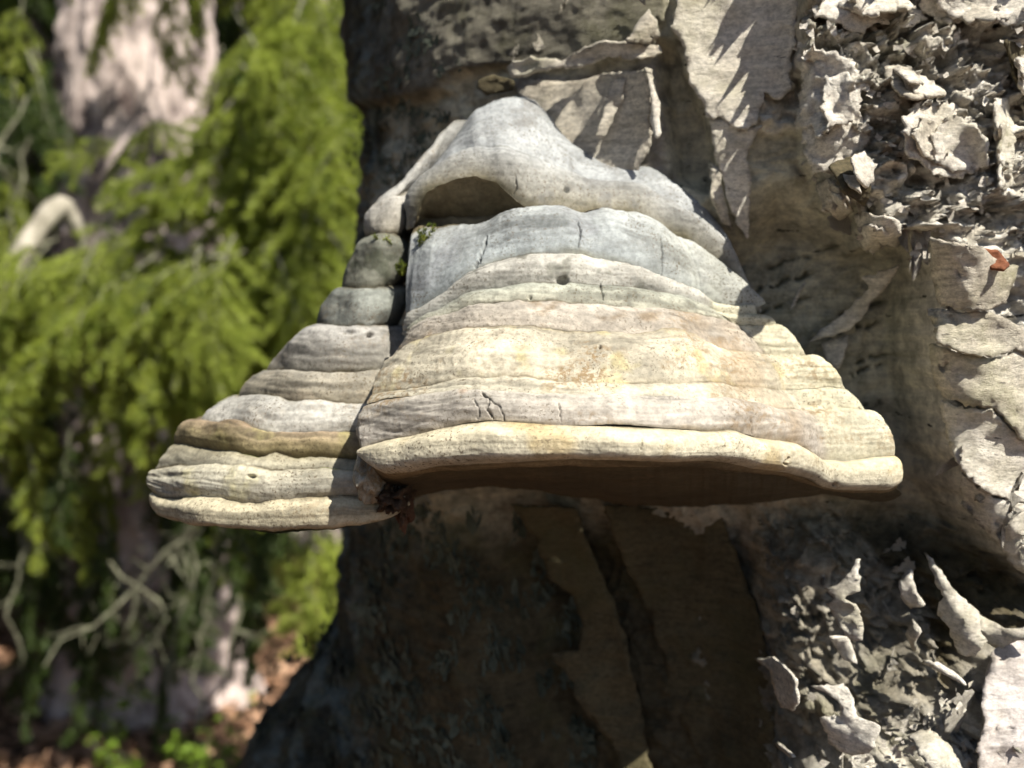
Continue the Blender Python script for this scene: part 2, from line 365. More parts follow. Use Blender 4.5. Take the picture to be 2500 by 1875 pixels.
# ------------------------------------------------------------------ curled flakes
def curl_mesh(seed, curl, jag, nx=8, ny=9):
    r = np.random.default_rng(seed)
    s = np.linspace(0, 1, ny); t = np.linspace(-.5, .5, nx); S, T = np.meshgrid(s, t, indexing='ij')
    endcut = 1 - jag * np.abs(r.normal(size=nx)) * .6; S2 = S * np.clip(endcut, .35, 1)[None]
    wid = 1 + .18 * np.interp(s, np.linspace(0, 1, 5), r.normal(size=5)); off = .25 * np.interp(s, np.linspace(0, 1, 5), r.normal(size=5))
    wid *= 1 - .3 * s * r.uniform(0, 1)
    T2 = T * wid[:, None] + off[:, None] + jag * .10 * r.normal(size=T.shape) * (np.abs(T) > .45)
    th = curl * S2 ** 1.3; ang = lambda x: curl * x ** 1.3
    xs = np.linspace(0, 1, 60); cx = np.concatenate([[0], np.cumsum(np.cos(ang(xs[1:])) / 59)]); cz = np.concatenate([[0], np.cumsum(np.sin(ang(xs[1:])) / 59)])
    x = np.interp(S2, xs, cx); z = np.interp(S2, xs, cz) + .05 * r.normal() * T2 + .025 * r.normal(size=T.shape)
    v = np.stack([x, T2, z], -1).reshape(-1, 3)
    v2 = v.copy(); nrm = np.stack([np.sin(th), 0 * th, -np.cos(th)], -1).reshape(-1, 3); v2 += nrm * .035
    n = ny * nx; q = grid_quads(ny, nx); q2 = grid_quads(ny, nx, True) + n
    ring = [i for i in range(nx)] + [i * nx + nx - 1 for i in range(1, ny)] + [(ny - 1) * nx + i for i in range(nx - 2, -1, -1)] + [i * nx for i in range(ny - 2, 0, -1)]
    side = [(b_, a_, a_ + n, b_ + n) for a_, b_ in zip(ring, ring[1:] + ring[:1])]
    return mesh_np('bark_curl', np.concatenate([v, v2]), np.concatenate([q, q2, np.array(side)]))
CURLS = [curl_mesh(i, c, j) for i, (c, j) in enumerate([(.5, .5), (.8, .7), (1.2, .6), (1.6, .8), (2.2, .5), (3.2, .6), (4.5, .4), (.3, .9), (1.0, 1.0), (2.8, .8), (1.4, .4), (.7, 1.1)])]
CURLS_G = [m.copy() for m in CURLS]; CURLS_T = [m.copy() for m in CURLS]
for ms, mt in ((CURLS, M_PALE), (CURLS_G, M_GREY), (CURLS_T, M_TAN)):
    for m in ms: m.materials.append(mt)
def place_flake(me, u, v, length, width, az, tilt, lift=0.0, parent=birch, name='bark_curl'):
    d, phi = trunk_hit(np.array(u), np.array(v)); nr = trunk_normal(phi); p = P(u, v, d) + nr * lift
    z = Vector(nr); upv = Vector((0, 0, 1)); x0 = upv.cross(z).normalized(); y0 = z.cross(x0)
    xd = x0 * math.cos(az) + y0 * math.sin(az); xd = (xd + z * tilt).normalized(); yd = z.cross(xd).normalized(); zd = xd.cross(yd)
    mw = Matrix((xd * length, yd * width, zd * length)).transposed().to_4x4(); mw.translation = Vector(p)
    o = bpy.data.objects.new(name, me); col.objects.link(o); o.parent = parent
    o.matrix_parent_inverse = Matrix.Translation(-Vector(parent.location)); o.matrix_basis = mw
    return o

# big traced sheets: outline in photograph pixels, then how far the sheet stands off and which edge curls up
PL = [
 # pale plate beside the recess
 dict(poly=[(1655, -60), (1660, 20), (1642, 72), (1675, 120), (1690, 215), (1716, 250), (1733, 295), (1760, 288), (1812, 322), (1850, 298), (1868, 230), (1905, 245), (1925, 220), (1930, 120), (1945, 20), (1940, -60)], lift=.004, curl=.007, hinge=(-1, .1), power=2.5, mat=M_PALE, ragged=8),
 # grey panel over the cap
 dict(poly=[(1265, 225), (1290, 196), (1400, 200), (1470, 185), (1590, 178), (1600, 240), (1590, 300), (1600, 350), (1560, 420), (1500, 425), (1420, 420), (1340, 330)], lift=.003, curl=.012, hinge=(1, -.2), power=3, mat=M_GREY, ragged=6),
 dict(poly=[(1590, 175), (1606, 180), (1612, 232), (1626, 262), (1624, 300), (1630, 335), (1612, 345), (1598, 300), (1604, 250)], lift=.016, curl=.006, hinge=(1, 0), power=1, mat=M_PALE, ragged=3, step=9),
 dict(poly=[(1500, 205), (1535, 195), (1528, 250), (1505, 300), (1490, 345), (1475, 340), (1490, 270)], lift=.010, curl=.006, hinge=(-1, .3), mat=M_GREY, ragged=5, step=9),
 # ragged ledge above the panel
 dict(poly=[(1270, 175), (1290, 158), (1340, 150), (1395, 158), (1440, 130), (1500, 112), (1560, 120), (1625, 125), (1632, 142), (1560, 160), (1515, 150), (1460, 172), (1400, 176), (1330, 190), (1285, 200)], lift=.014, curl=.010, hinge=(.1, 1), power=1.5, mat=M_GREY, ragged=7, step=9),
 dict(poly=[(1540, 110), (1560, 80), (1590, 30), (1612, 60), (1625, 100), (1600, 122)], lift=.012, curl=.008, hinge=(.4, 1), mat=M_GREY, ragged=4, step=9),
 dict(poly=[(1200, 205), (1225, 190), (1262, 200), (1262, 222), (1210, 238), (1195, 225)], lift=.006, curl=.01, hinge=(-1, -.3), mat=M_TAN, ragged=3, step=8),
 # lit strip right of the recess
 dict(poly=[(1735, 300), (1765, 296), (1820, 318), (1862, 310), (1835, 345), (1822, 390), (1836, 430), (1832, 480), (1826, 585), (1806, 560), (1782, 500), (1768, 440), (1752, 400), (1740, 350)], lift=.004, curl=.006, hinge=(-1, 0), power=1.5, mat=M_PALE, ragged=5, step=10),
 dict(poly=[(1735, 400), (1755, 410), (1765, 470), (1780, 530), (1790, 560), (1765, 545), (1745, 490)], lift=.004, curl=.012, hinge=(-1, 0), mat=M_GREY, ragged=4, step=8),
 # shaggy left border of the rough bark
 dict(poly=[(1960, 190), (2010, 140), (2080, 150), (2110, 210), (2090, 260), (2120, 330), (2100, 380), (2060, 400), (2020, 420), (1985, 440), (1955, 385), (1948, 320), (1952, 240)], lift=.005, curl=.016, hinge=(-1, 0), power=1.6, mat=M_PALE, ragged=11, step=11, wave=.004, layers=2),
 dict(poly=[(2015, 410), (2070, 385), (2120, 420), (2110, 480), (2085, 515), (2040, 480)], lift=.012, curl=.020, hinge=(-.6, .8), power=1.5, mat=M_TAN, ragged=4, step=10, layers=2),
 dict(poly=[(1984, 455), (2015, 440), (2060, 490), (2075, 520), (2032, 548), (1995, 515)], lift=.010, curl=.018, hinge=(-.6, .8), mat=M_GREY, ragged=4, step=9, layers=2),
 dict(poly=[(2075, 530), (2100, 520), (2180, 545), (2190, 580), (2170, 605), (2130, 600), (2110, 628), (2095, 600)], lift=.012, curl=.014, hinge=(-.2, 1), mat=M_PALE, ragged=7, step=9, layers=2),
 dict(poly=[(2150, 170), (2190, 160), (2260, 200), (2280, 240), (2215, 250), (2170, 220)], lift=.006, curl=.008, hinge=(.2, 1), mat=M_GREY, ragged=6, step=9, layers=2),
 dict(poly=[(1980, -20), (2090, -30), (2200, 10), (2260, 50), (2210, 75), (2140, 60), (2090, 90), (2030, 60), (1985, 40)], lift=.003, curl=.006, hinge=(.1, 1), mat=M_PALE, ragged=9, step=11, layers=2),
 dict(poly=[(2240, -20), (2380, -30), (2500, -10), (2540, 60), (2440, 70), (2360, 50), (2300, 70), (2250, 40)], lift=.003, curl=.006, hinge=(0, 1), mat=M_PALE, ragged=9, step=11, layers=2),
 dict(poly=[(2190, 300), (2240, 250), (2330, 260), (2390, 320), (2380, 400), (2330, 440), (2260, 430), (2200, 380)], lift=.004, curl=.010, hinge=(-1, .4), mat=M_PALE, ragged=10, step=11, wave=.004, layers=2),
 dict(poly=[(2400, 250), (2450, 240), (2470, 320), (2462, 400), (2470, 455), (2430, 460), (2420, 380)], lift=.004, curl=.012, hinge=(-1, 0), mat=M_PALE, ragged=7, step=10, layers=2),
 dict(poly=[(2440, 110), (2520, 95), (2540, 220), (2500, 260), (2455, 200)], lift=.003, curl=.010, hinge=(-1, .3), mat=M_TAN, ragged=6, step=11, layers=2),
 # the scroll and the long sheets below it
 dict(poly=[(2216, 592), (2260, 600), (2360, 608), (2420, 650), (2455, 650), (2445, 690), (2420, 740), (2380, 758), (2300, 760), (2240, 742), (2228, 680)], lift=.016, curl=.022, hinge=(-1, .1), power=1.4, mat=M_GREY, ragged=4, step=10, back=M_ORANGE),
 dict(poly=[(2365, 612), (2400, 618), (2420, 648), (2400, 660), (2372, 655)], lift=.022, curl=.004, hinge=(0, 1), mat=M_ORANGE, ragged=2, step=8),
 dict(poly=[(2222, 752), (2300, 762), (2390, 766), (2470, 800), (2540, 790), (2560, 900), (2440, 850), (2380, 870), (2310, 855), (2240, 835)], lift=.014, curl=.020, hinge=(-1, .05), power=1.5, mat=M_GREY, ragged=5, step=11),
 dict(poly=[(2225, 838), (2310, 858), (2390, 872), (2470, 855), (2560, 900), (2560, 1080), (2470, 1070), (2390, 990), (2320, 985), (2260, 960), (2240, 920)], lift=.014, curl=.018, hinge=(-1, .05), power=1.5, mat=M_GREY, ragged=5, step=12),
 dict(poly=[(2252, 968), (2320, 990), (2390, 996), (2470, 1074), (2560, 1085), (2560, 1220), (2440, 1215), (2380, 1190), (2310, 1140), (2278, 1085)], lift=.012, curl=.016, hinge=(-1, .1), power=1.5, mat=M_PALE, ragged=5, step=12),
 dict(poly=[(2312, 1150), (2380, 1195), (2450, 1225), (2560, 1230), (2580, 1450), (2500, 1420), (2440, 1370), (2370, 1285), (2320, 1225)], lift=.008, curl=.014, hinge=(-1, .6), power=1.5, mat=M_PALE, ragged=8, step=12),
 # on the shaded panel: a pale sheet stands in for sunlight, then smaller peels
 dict(poly=[(2172, 655), (2130, 668), (2085, 682), (2102, 705), (2070, 745), (2035, 775), (1992, 808), (1972, 834), (2010, 820), (2062, 806), (2088, 780), (2105, 750), (2142, 700)], lift=.010, curl=.016, hinge=(1, -1), power=1, mat=M_PALE, ragged=5, step=9),
 dict(poly=[(2000, 840), (2040, 822), (2066, 816), (2052, 868), (2030, 900), (2012, 880)], lift=.006, curl=.01, hinge=(1, 1), mat=M_GREY, ragged=4, step=9),
 dict(poly=[(1952, 705), (1962, 692), (1940, 745), (1925, 757)], lift=.006, curl=.006, hinge=(0, -1), mat=M_PALE, ragged=2, step=8),
 # flakes catching sun below the fungus
 dict(poly=[(2052, 1330), (2060, 1328), (2056, 1400), (2030, 1425), (2050, 1435), (2064, 1480), (2064, 1515), (2040, 1520), (2010, 1470), (1995, 1440), (2012, 1428), (1992, 1408), (2030, 1385)], lift=0.036, curl=.016, hinge=(1, 0), power=1, mat=M_PALE, ragged=4, step=8),
 dict(poly=[(2180, 1362), (2190, 1420), (2200, 1440), (2182, 1458), (2162, 1430), (2160, 1395)], lift=0.030, curl=.012, hinge=(1, 0), mat=M_PALE, ragged=3, step=8),
 dict(poly=[(2186, 1478), (2196, 1500), (2188, 1555), (2176, 1520)], lift=0.030, curl=.010, hinge=(1, 0), mat=M_PALE, ragged=3, step=7),
 dict(poly=[(2218, 1330), (2245, 1360), (2275, 1410), (2320, 1455), (2330, 1520), (2310, 1560), (2280, 1555), (2262, 1500), (2240, 1470), (2250, 1430), (2240, 1390)], lift=0.028, curl=.016, hinge=(1, .2), power=1, mat=M_PALE, ragged=5, step=9),
 dict(poly=[(2338, 1472), (2400, 1505), (2470, 1498), (2390, 1560), (2360, 1540)], lift=0.026, curl=.014, hinge=(1, -.3), mat=M_PALE, ragged=3, step=9),
 dict(poly=[(1840, 1580), (1880, 1575), (1905, 1590), (1925, 1615), (1930, 1670), (1920, 1688), (1895, 1685), (1880, 1640), (1875, 1605)], lift=0.030, curl=.014, hinge=(1, 0), mat=M_PALE, ragged=4, step=8),
 dict(poly=[(1965, 1640), (2030, 1622), (2050, 1655), (2060, 1700), (2110, 1715), (2090, 1790), (2060, 1805), (2020, 1790), (2000, 1760), (1985, 1715), (2030, 1705), (2015, 1660)], lift=0.028, curl=.016, hinge=(.7, -.4), power=1, mat=M_PALE, ragged=6, step=9),
 dict(poly=[(2010, 1535), (2050, 1530), (2060, 1580), (2040, 1585)], lift=0.024, curl=.012, hinge=(1, 0), mat=M_PALE, ragged=3, step=8),
 dict(poly=[(2210, 1585), (2250, 1580), (2285, 1610), (2288, 1625), (2250, 1605)], lift=0.030, curl=.012, hinge=(1, 0), mat=M_PALE, ragged=3, step=8),
 dict(poly=[(1885, 1775), (1900, 1782), (1925, 1802), (1915, 1806), (1892, 1790)], lift=0.030, curl=.008, hinge=(1, 0), mat=M_PALE, ragged=2, step=7),
 # smooth lilac bark, lower right
 dict(poly=[(2560, 1480), (2470, 1515), (2395, 1568), (2368, 1640), (2360, 1700), (2375, 1740), (2352, 1800), (2370, 1900), (2560, 1960)], lift=.012, curl=.008, hinge=(-1, 0), power=2, mat=M_LAV, ragged=5, step=14, back=M_TAN),
 dict(poly=[(2180, 1750), (2230, 1740), (2290, 1790), (2330, 1850), (2340, 1920), (2270, 1930), (2240, 1850)], lift=.014, curl=.018, hinge=(-.6, -1), mat=M_PALE, ragged=6, step=10),
 # brown sheets hanging below the fungus
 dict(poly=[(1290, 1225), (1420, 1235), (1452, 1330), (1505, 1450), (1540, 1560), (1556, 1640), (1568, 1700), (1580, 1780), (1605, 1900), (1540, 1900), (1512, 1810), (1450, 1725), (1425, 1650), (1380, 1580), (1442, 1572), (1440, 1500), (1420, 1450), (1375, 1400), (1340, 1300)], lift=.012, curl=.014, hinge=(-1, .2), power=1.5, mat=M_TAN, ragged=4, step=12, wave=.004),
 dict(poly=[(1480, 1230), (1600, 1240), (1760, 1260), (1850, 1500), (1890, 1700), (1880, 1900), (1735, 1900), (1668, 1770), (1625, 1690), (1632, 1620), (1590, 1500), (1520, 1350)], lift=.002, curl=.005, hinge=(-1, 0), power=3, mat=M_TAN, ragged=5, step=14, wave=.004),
]
for k in PL:
    bark_plate(**k)
    a_ = np.array(k['poly'], float); ext = a_.max(0) - a_.min(0)
    if k.get('layers'):      # birch bark peels in layers: smaller leaves of bark on top
        for j in range(k['layers']):
            f = (.72, .5)[j]; c_ = a_.mean(0) + (np.array([random.uniform(-.22, .22), random.uniform(-.22, .22)]) * ext)
            sub = [tuple(c_ + (p_ - a_.mean(0)) * f * random.uniform(.8, 1.15)) for p_ in a_]
            kk = dict(k); kk.update(poly=sub, lift=k['lift'] + .0022 * (j + 1), curl=k['curl'] * random.uniform(.5, 1.1) + .002, hinge=(k['hinge'][0] + random.gauss(0, .5), k['hinge'][1] + random.gauss(0, .5)), ragged=k.get('ragged', 5) * 1.3, mat=random.choice((M_PALE, M_PALE, M_GREY)), name='bark_layer'); bark_plate(**kk)

# ------------------------------------------------------------------ random curls over the rough zones
def inside(poly, n, box, extra=None):
    out = []
    while len(out) < n:
        u = random.uniform(box[0], box[2]); v = random.uniform(box[1], box[3])
        if poly_sd(np.array([u]), np.array([v]), poly)[0] > 0 and (extra is None or extra(u, v)): out.append((u, v))
    return out
for (u, v) in inside(MASS1, 40, (1990, -40, 2540, 600)):
    L = random.uniform(.004, .009) * random.choice((.7, 1, 1.3)); me = random.choice([CURLS[k] for k in (0, 1, 2, 3, 7, 8, 10, 11)])
    place_flake(me, u, v, L, L * random.uniform(.8, 2.2), random.choice((math.pi, math.pi, -1.5, 0, 2.6, -2.4)) + random.gauss(0, .5), random.uniform(.0, .3), -.0015)
for (u, v) in inside(MASS1, 16, (2300, 1000, 2540, 1440)):
    L = random.uniform(.006, .015); place_flake(random.choice(CURLS), u, v, L, L * random.uniform(.6, 1.5), random.gauss(3.1, .9), random.uniform(.0, .5), .012)
for (u, v) in inside(MASS2, 8, (1940, 1480, 2400, 1900)):
    L = random.uniform(.007, .018); place_flake(random.choice(CURLS), u, v, L, L * random.uniform(.6, 1.4), random.gauss(3.0, 1.0), random.uniform(.0, .4), -.001)
for (u, v) in inside([(1850, 1480), (2000, 1330), (2330, 1300), (2400, 1500), (2150, 1740), (1950, 1820)], 12, (1840, 1300, 2400, 1830)):
    L = random.uniform(.004, .011); place_flake(random.choice(CURLS), u, v, L, L * random.uniform(.5, 1.2), random.gauss(3.0, .8), random.uniform(.1, .6), .0)
for (u, v) in inside(UPLEFT, 5, (1250, 0, 1600, 150)):
    L = random.uniform(.005, .012); place_flake(random.choice(CURLS_G), u, v, L, L * random.uniform(.6, 1.3), random.gauss(-1.5, .8), random.uniform(.0, .5), .004)

def shreds(name, n, sampler, mat, smin, smax, lift=0.0, par=birch, rise=.8):
    """too many and too small to count: tiny torn flakes in one mesh"""
    pts = sampler(n); d, phi = trunk_hit(pts[:, 0], pts[:, 1]); nr = trunk_normal(phi)
    p = P(pts[:, 0], pts[:, 1], d) + nr * lift
    x0 = np.cross(np.array([0, 0, 1.]), nr); a = rng.uniform(0, 2 * np.pi, n)[:, None]; y0 = np.cross(nr, x0)
    xd = x0 * np.cos(a) + y0 * np.sin(a); yd = np.cross(nr, xd); s = rng.uniform(smin, smax, n)[:, None]; w_ = s * rng.uniform(.25, .9, (n, 1)); up = s * rng.uniform(.1, 1, (n, 1)) * rise
    rows = []
    for k, (f, h) in enumerate(((0, 0), (.55, .35), (.9, 1))):
        wk = w_ * (1 - .45 * k * rng.uniform(0, 1, (n, 1)))
        rows += [p + xd * s * f + nr * up * h - yd * wk * .5, p + xd * s * f + nr * up * h + yd * wk * .5]
    v = np.stack(rows, 1).reshape(-1, 3); b = np.arange(n)[:, None] * 6
    q = np.concatenate([b + np.array([[0, 1, 3, 2]]), b + np.array([[2, 3, 5, 4]])])
    o = obj(name, mesh_np(name, v, q), mat, kind='stuff'); adopt(o, par); return o
def samp(poly, box, clump=0.0):
    def f(n):
        out = np.zeros((0, 2))
        while len(out) < n:
            u = rng.uniform(box[0], box[2], n * 3); v = rng.uniform(box[1], box[3], n * 3); k = poly_sd(u, v, poly) > 0
            if clump: k &= fbm(np.stack([u / 70, v / 70, 0 * u + 3.3], -1), 3) > clump
            out = np.concatenate([out, np.stack([u[k], v[k]], -1)])
        return out[:n]
    return f
shreds('bark_shreds', 700, samp(MASS1, (1930, -60, 2560, 640)), M_PALE, .0015, .005, rise=.5)
shreds('bark_shreds', 250, samp(MASS2, (1930, 1480, 2380, 1900)), M_PALE, .0015, .005, rise=.5)
shreds('lichen_crust', 2000, samp([(560, 1900), (600, 1640), (760, 1560), (860, 1400), (960, 1250), (1300, 1250), (1420, 1500), (1500, 1900)], (560, 1250, 1500, 1900), .08), M_LICHEN, .002, .010, rise=.35)
shreds('lichen_crust', 500, samp([(860, 0), (830, 560), (1000, 420), (1120, 240), (1130, 150), (1000, 0)], (830, 0, 1130, 560), .12), M_LICHEN, .002, .007, rise=.35)

# ================================================================== bracket fungus
fungus = empty('bracket_fungus', tuple(P(1400, 1150, .44)), label='large grey and cream hoof-shaped bracket fungus growing from the birch trunk', category='fungus')

def resample(pts, n):
    pts = np.array(pts, float); L = np.concatenate([[0], np.cumsum(np.hypot(*np.diff(pts, axis=0).T))]); s = np.linspace(0, L[-1], n)
    return np.stack([np.interp(s, L, pts[:, 0]), np.interp(s, L, pts[:, 1])], -1)
def gsm(a_, sig):
    k = int(sig * 3); x = np.arange(-k, k + 1); w_ = np.exp(-x ** 2 / (2 * sig ** 2)); w_ /= w_.sum()
    ap = np.concatenate([2 * a_[0] - a_[k:0:-1], a_, 2 * a_[-1] - a_[-2:-k - 2:-1]])
    return np.convolve(ap, w_, 'valid')

def loft(levels, NF, NW, wrapL, sig):
    """levels: dict(front, wing, F, bl, br, step); returns list of rows of 3-D points (n levels x columns)"""
    rows = []
    for L in levels:
        fr = resample(L['front'], NF); wg = resample(L['wing'], NW) if NW else np.zeros((0, 2))
        uu = np.concatenate([fr[:, 0], wg[:, 0]]); vv = np.concatenate([fr[:, 1], wg[:, 1]])
        sg = L.get('sig', sig); uu = gsm(uu, sg); vv = gsm(vv, sg)
        lid = len(rows) * 3.1; cq = np.stack([uu / 70, 0 * uu + lid, 0 * uu], -1); ft = np.minimum(1, np.minimum(np.arange(len(uu)), np.arange(len(uu))[::-1]) / 40.)
        vv = vv + ft * L.get('jit', 1) * (4.0 * fbm(cq, 2) + 2.2 * fbm(cq * 3.4, 2, 4.))
        s = np.linspace(0, 1, NF); c = L.get('c', .5)
        d = L['F'] + L['bl'] * np.clip((c - s) / c, 0, 1) ** 2.2 + L['br'] * np.clip((s - c) / (1 - c), 0, 1) ** 2.2
        if NW:
            t = np.linspace(0, 1, NW); d = np.concatenate([d, L['F'] + L['br'] + L['step'] + (L['end'] - L['F'] - L['br'] - L['step']) * t ** L.get('wp', 1.0)])
            d = gsm(d, 3)
        if 'dz' in L: d = d + L['dz'](uu, vv)
        # the flank turns back out of sight on the left; the right end sinks into the trunk
        k = np.arange(wrapL, 0, -1)
        uu = np.concatenate([uu[0] + 26 * (k / wrapL) ** 2 - 0 * k, uu, uu[-1] - 10 * np.arange(1, 9) / 8])
        vv = np.concatenate([vv[0] + 0 * k, vv, vv[-1] + 0 * np.arange(8)])
        d = np.concatenate([d[0] + L.get('wrap', .06) * (k / wrapL), d, d[-1] + .06 * np.arange(1, 9) / 8])
        rows.append(P(uu, vv, d))
    return rows
def bands(rows, spec):
    """spec[i]: (nrows, bulge, power, skew) for the band between level i and i+1; returns list of arrays, t and band index"""
    out = []
    for i, (n, amp, pw, skew) in enumerate(spec):
        A, B = rows[i], rows[i + 1]; t = np.linspace(0, 1, n)[:, None, None]
        du = np.gradient((A + B) / 2, axis=0); dv = B - A; nn = np.cross(du, dv); nn /= np.linalg.norm(nn, axis=1)[:, None] + 1e-9
        m = (A + B) / 2; sgn = np.sign(((CAM - m) * nn).sum(1).mean()); nn = nn * sgn
        for c in range(3): nn[:, c] = gsm(nn[:, c], 9)
        nn /= np.linalg.norm(nn, axis=1)[:, None] + 1e-9
        ts = t ** skew; b = 1 - np.abs(2 * ts - 1) ** pw
        wob = 1 + .5 * fbm(m * 30 + i * 7.7, 2); nc = len(m); jj = np.arange(nc)
        if amp > .008: wob = wob * (.12 + .88 * sstep(24, 90, jj))
        elif pw <= 3: wob = wob * (.6 + .4 * sstep(22, 60, jj))
        else: wob = wob * (.35 + .65 * sstep(20, 70, jj)) * (.5 + .5 * sstep(nc - 6, nc - 40, jj))
        base = A[None] * (1 - t) + B[None] * t
        out.append((base + nn[None] * (amp * wob)[None, :, None] * b, nn, t[:, 0, 0]))
    return out
def glines(p, t):
    cc = np.arange(p.shape[1])[None] / 60. + 0 * t[:, None]; L_ = len(t) / 9.
    return fbm(np.stack([cc * .35, t[:, None] * L_ + .5 * perlin(np.stack([cc * .8, t[:, None] * 1.5 + 0 * cc, 0 * cc], -1)), 0 * cc + 5.5 + len(t)], -1), 3)
def colour_band(c0, c1, t, p, edge=None, streak=.0, speck=None):
    c = np.array(c0)[None, None] * (1 - t[:, None, None]) + np.array(c1)[None, None] * t[:, None, None]
    c = np.broadcast_to(c, p.shape).copy()
    n1 = fbm(p * np.array([28, 28, 120]), 3, 3.); c *= (1 + streak * n1)[..., None]
    gl = glines(p, t)
    c *= (1 - .42 * sstep(.12, .75, gl) + .10 * sstep(-.1, -.6, gl))[..., None] ** (1 if streak > .11 else .45)
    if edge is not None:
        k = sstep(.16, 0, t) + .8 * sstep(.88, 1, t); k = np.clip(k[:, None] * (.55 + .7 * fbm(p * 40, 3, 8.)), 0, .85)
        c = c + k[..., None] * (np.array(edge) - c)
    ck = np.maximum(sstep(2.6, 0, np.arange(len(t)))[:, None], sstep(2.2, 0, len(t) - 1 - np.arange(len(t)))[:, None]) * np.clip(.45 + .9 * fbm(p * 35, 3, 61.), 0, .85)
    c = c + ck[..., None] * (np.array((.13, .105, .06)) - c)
    if speck is not None:
        colr, lo, hi, f = speck; k = sstep(lo, hi, fbm(p * f, 4, 13.)); c = c + (k * .75)[..., None] * (np.array(colr) - c)
    return np.clip(c, .01, .9)
def groove(p, pts, width, depth):
    u, v, _ = pix(p); q = np.stack([u / 18, v / 18, 0 * u], -1)
    return np.exp(-(line_d(u + 5 * perlin(q) + 3 * perlin(q * 3), v + 5 * perlin(q + 9), pts) / (width * (.62 + .4 * perlin(q * 1.3 + 4)))) ** 2) * depth
CRACKS = [([(1178, 958), (1195, 975), (1190, 1000), (1205, 1022)], 3.2, .0022), ([(1195, 975), (1222, 995), (1232, 1025)], 2.4, .0014), ([(1160, 975), (1172, 1005), (1165, 1022)], 2.2, .0012),
          ([(1364, 982), (1368, 1010), (1370, 1036)], 2.2, .0012), ([(1832, 1024), (1836, 1060)], 2.5, .0015),
          ([(1413, 545), (1417, 580), (1411, 606)], 2.6, .0016), ([(1614, 580), (1616, 625), (1613, 670)], 2.2, .0012), ([(1466, 697), (1472, 715), (1474, 730)], 3, .0016),
          ([(1185, 575), (1178, 610), (1165, 655)], 4, .003), ([(1568, 1072), (1566, 1100)], 2, .0008),
          ([(1925, 1118), (1921, 1132)], 4, .002), ([(1258, 432), (1262, 455), (1256, 470)], 2.2, .0012)]
PITS = [(1372, 684, 13, 8, .006), (1383, 464, 6, 6, .005), (1464, 846, 4, 4, .002), (1294, 730, 5, 4, .002), (2040, 1184, 5, 4, .003),
        (905, 815, 9, 5, .004), (850, 810, 22, 6, .002), (612, 1162, 9, 4, .003)]
def finish(p, nn, lump=1.0, rip=1.0):
    N_ = nn[None]
    h = lump * (.0035 * fbm(p * 26, 2, 1.) + .0006 * fbm(p * 80, 2, 2.)) + rip * .00045 * fbm(p * np.array([30, 30, 420]), 3, 4.) + .00012 * fbm(p * 420, 2, 6.)
    dark = np.zeros(p.shape[:2])
    u, v, _ = pix(p); lo, hi = (u.min(), v.min()), (u.max(), v.max())
    for pts, w_, dp in CRACKS:
        a_ = np.array(pts)
        if a_[:, 0].max() < lo[0] - 12 or a_[:, 0].min() > hi[0] + 12 or a_[:, 1].max() < lo[1] - 12 or a_[:, 1].min() > hi[1] + 12: continue
        g = groove(p, pts, w_, dp); h = h - g; dark = np.maximum(dark, g / dp)
    h = h - rip * .0003 * sstep(.05, .6, glines(p, np.linspace(0, 1, p.shape[0])))
    u, v, _ = pix(p)
    for (cu, cv, ru, rv, dp) in PITS: g = np.exp(-(((u - cu) / ru) ** 2 + ((v - cv) / rv) ** 2) ** 1.5); h = h - dp * g
    return p + N_ * h[..., None], dark
def make_band(name, p, nn, c, parent=None, mat=M_FUN, lump=1., rip=1., label=None, flip=False, grain=.3):
    q, dark = finish(p, nn, lump, rip); c = c * (1 - .6 * dark[..., None])
    n, m = p.shape[:2]; c = np.concatenate([c, np.full(c.shape[:2] + (1,), grain)], -1)
    me = mesh_np(name, q, grid_quads(n, m, flip), cols=c); o = obj(name, me, mat)
    if parent is None: adopt(o, fungus)
    else:
        o.parent = parent
    if label: o['label'] = label
    return o

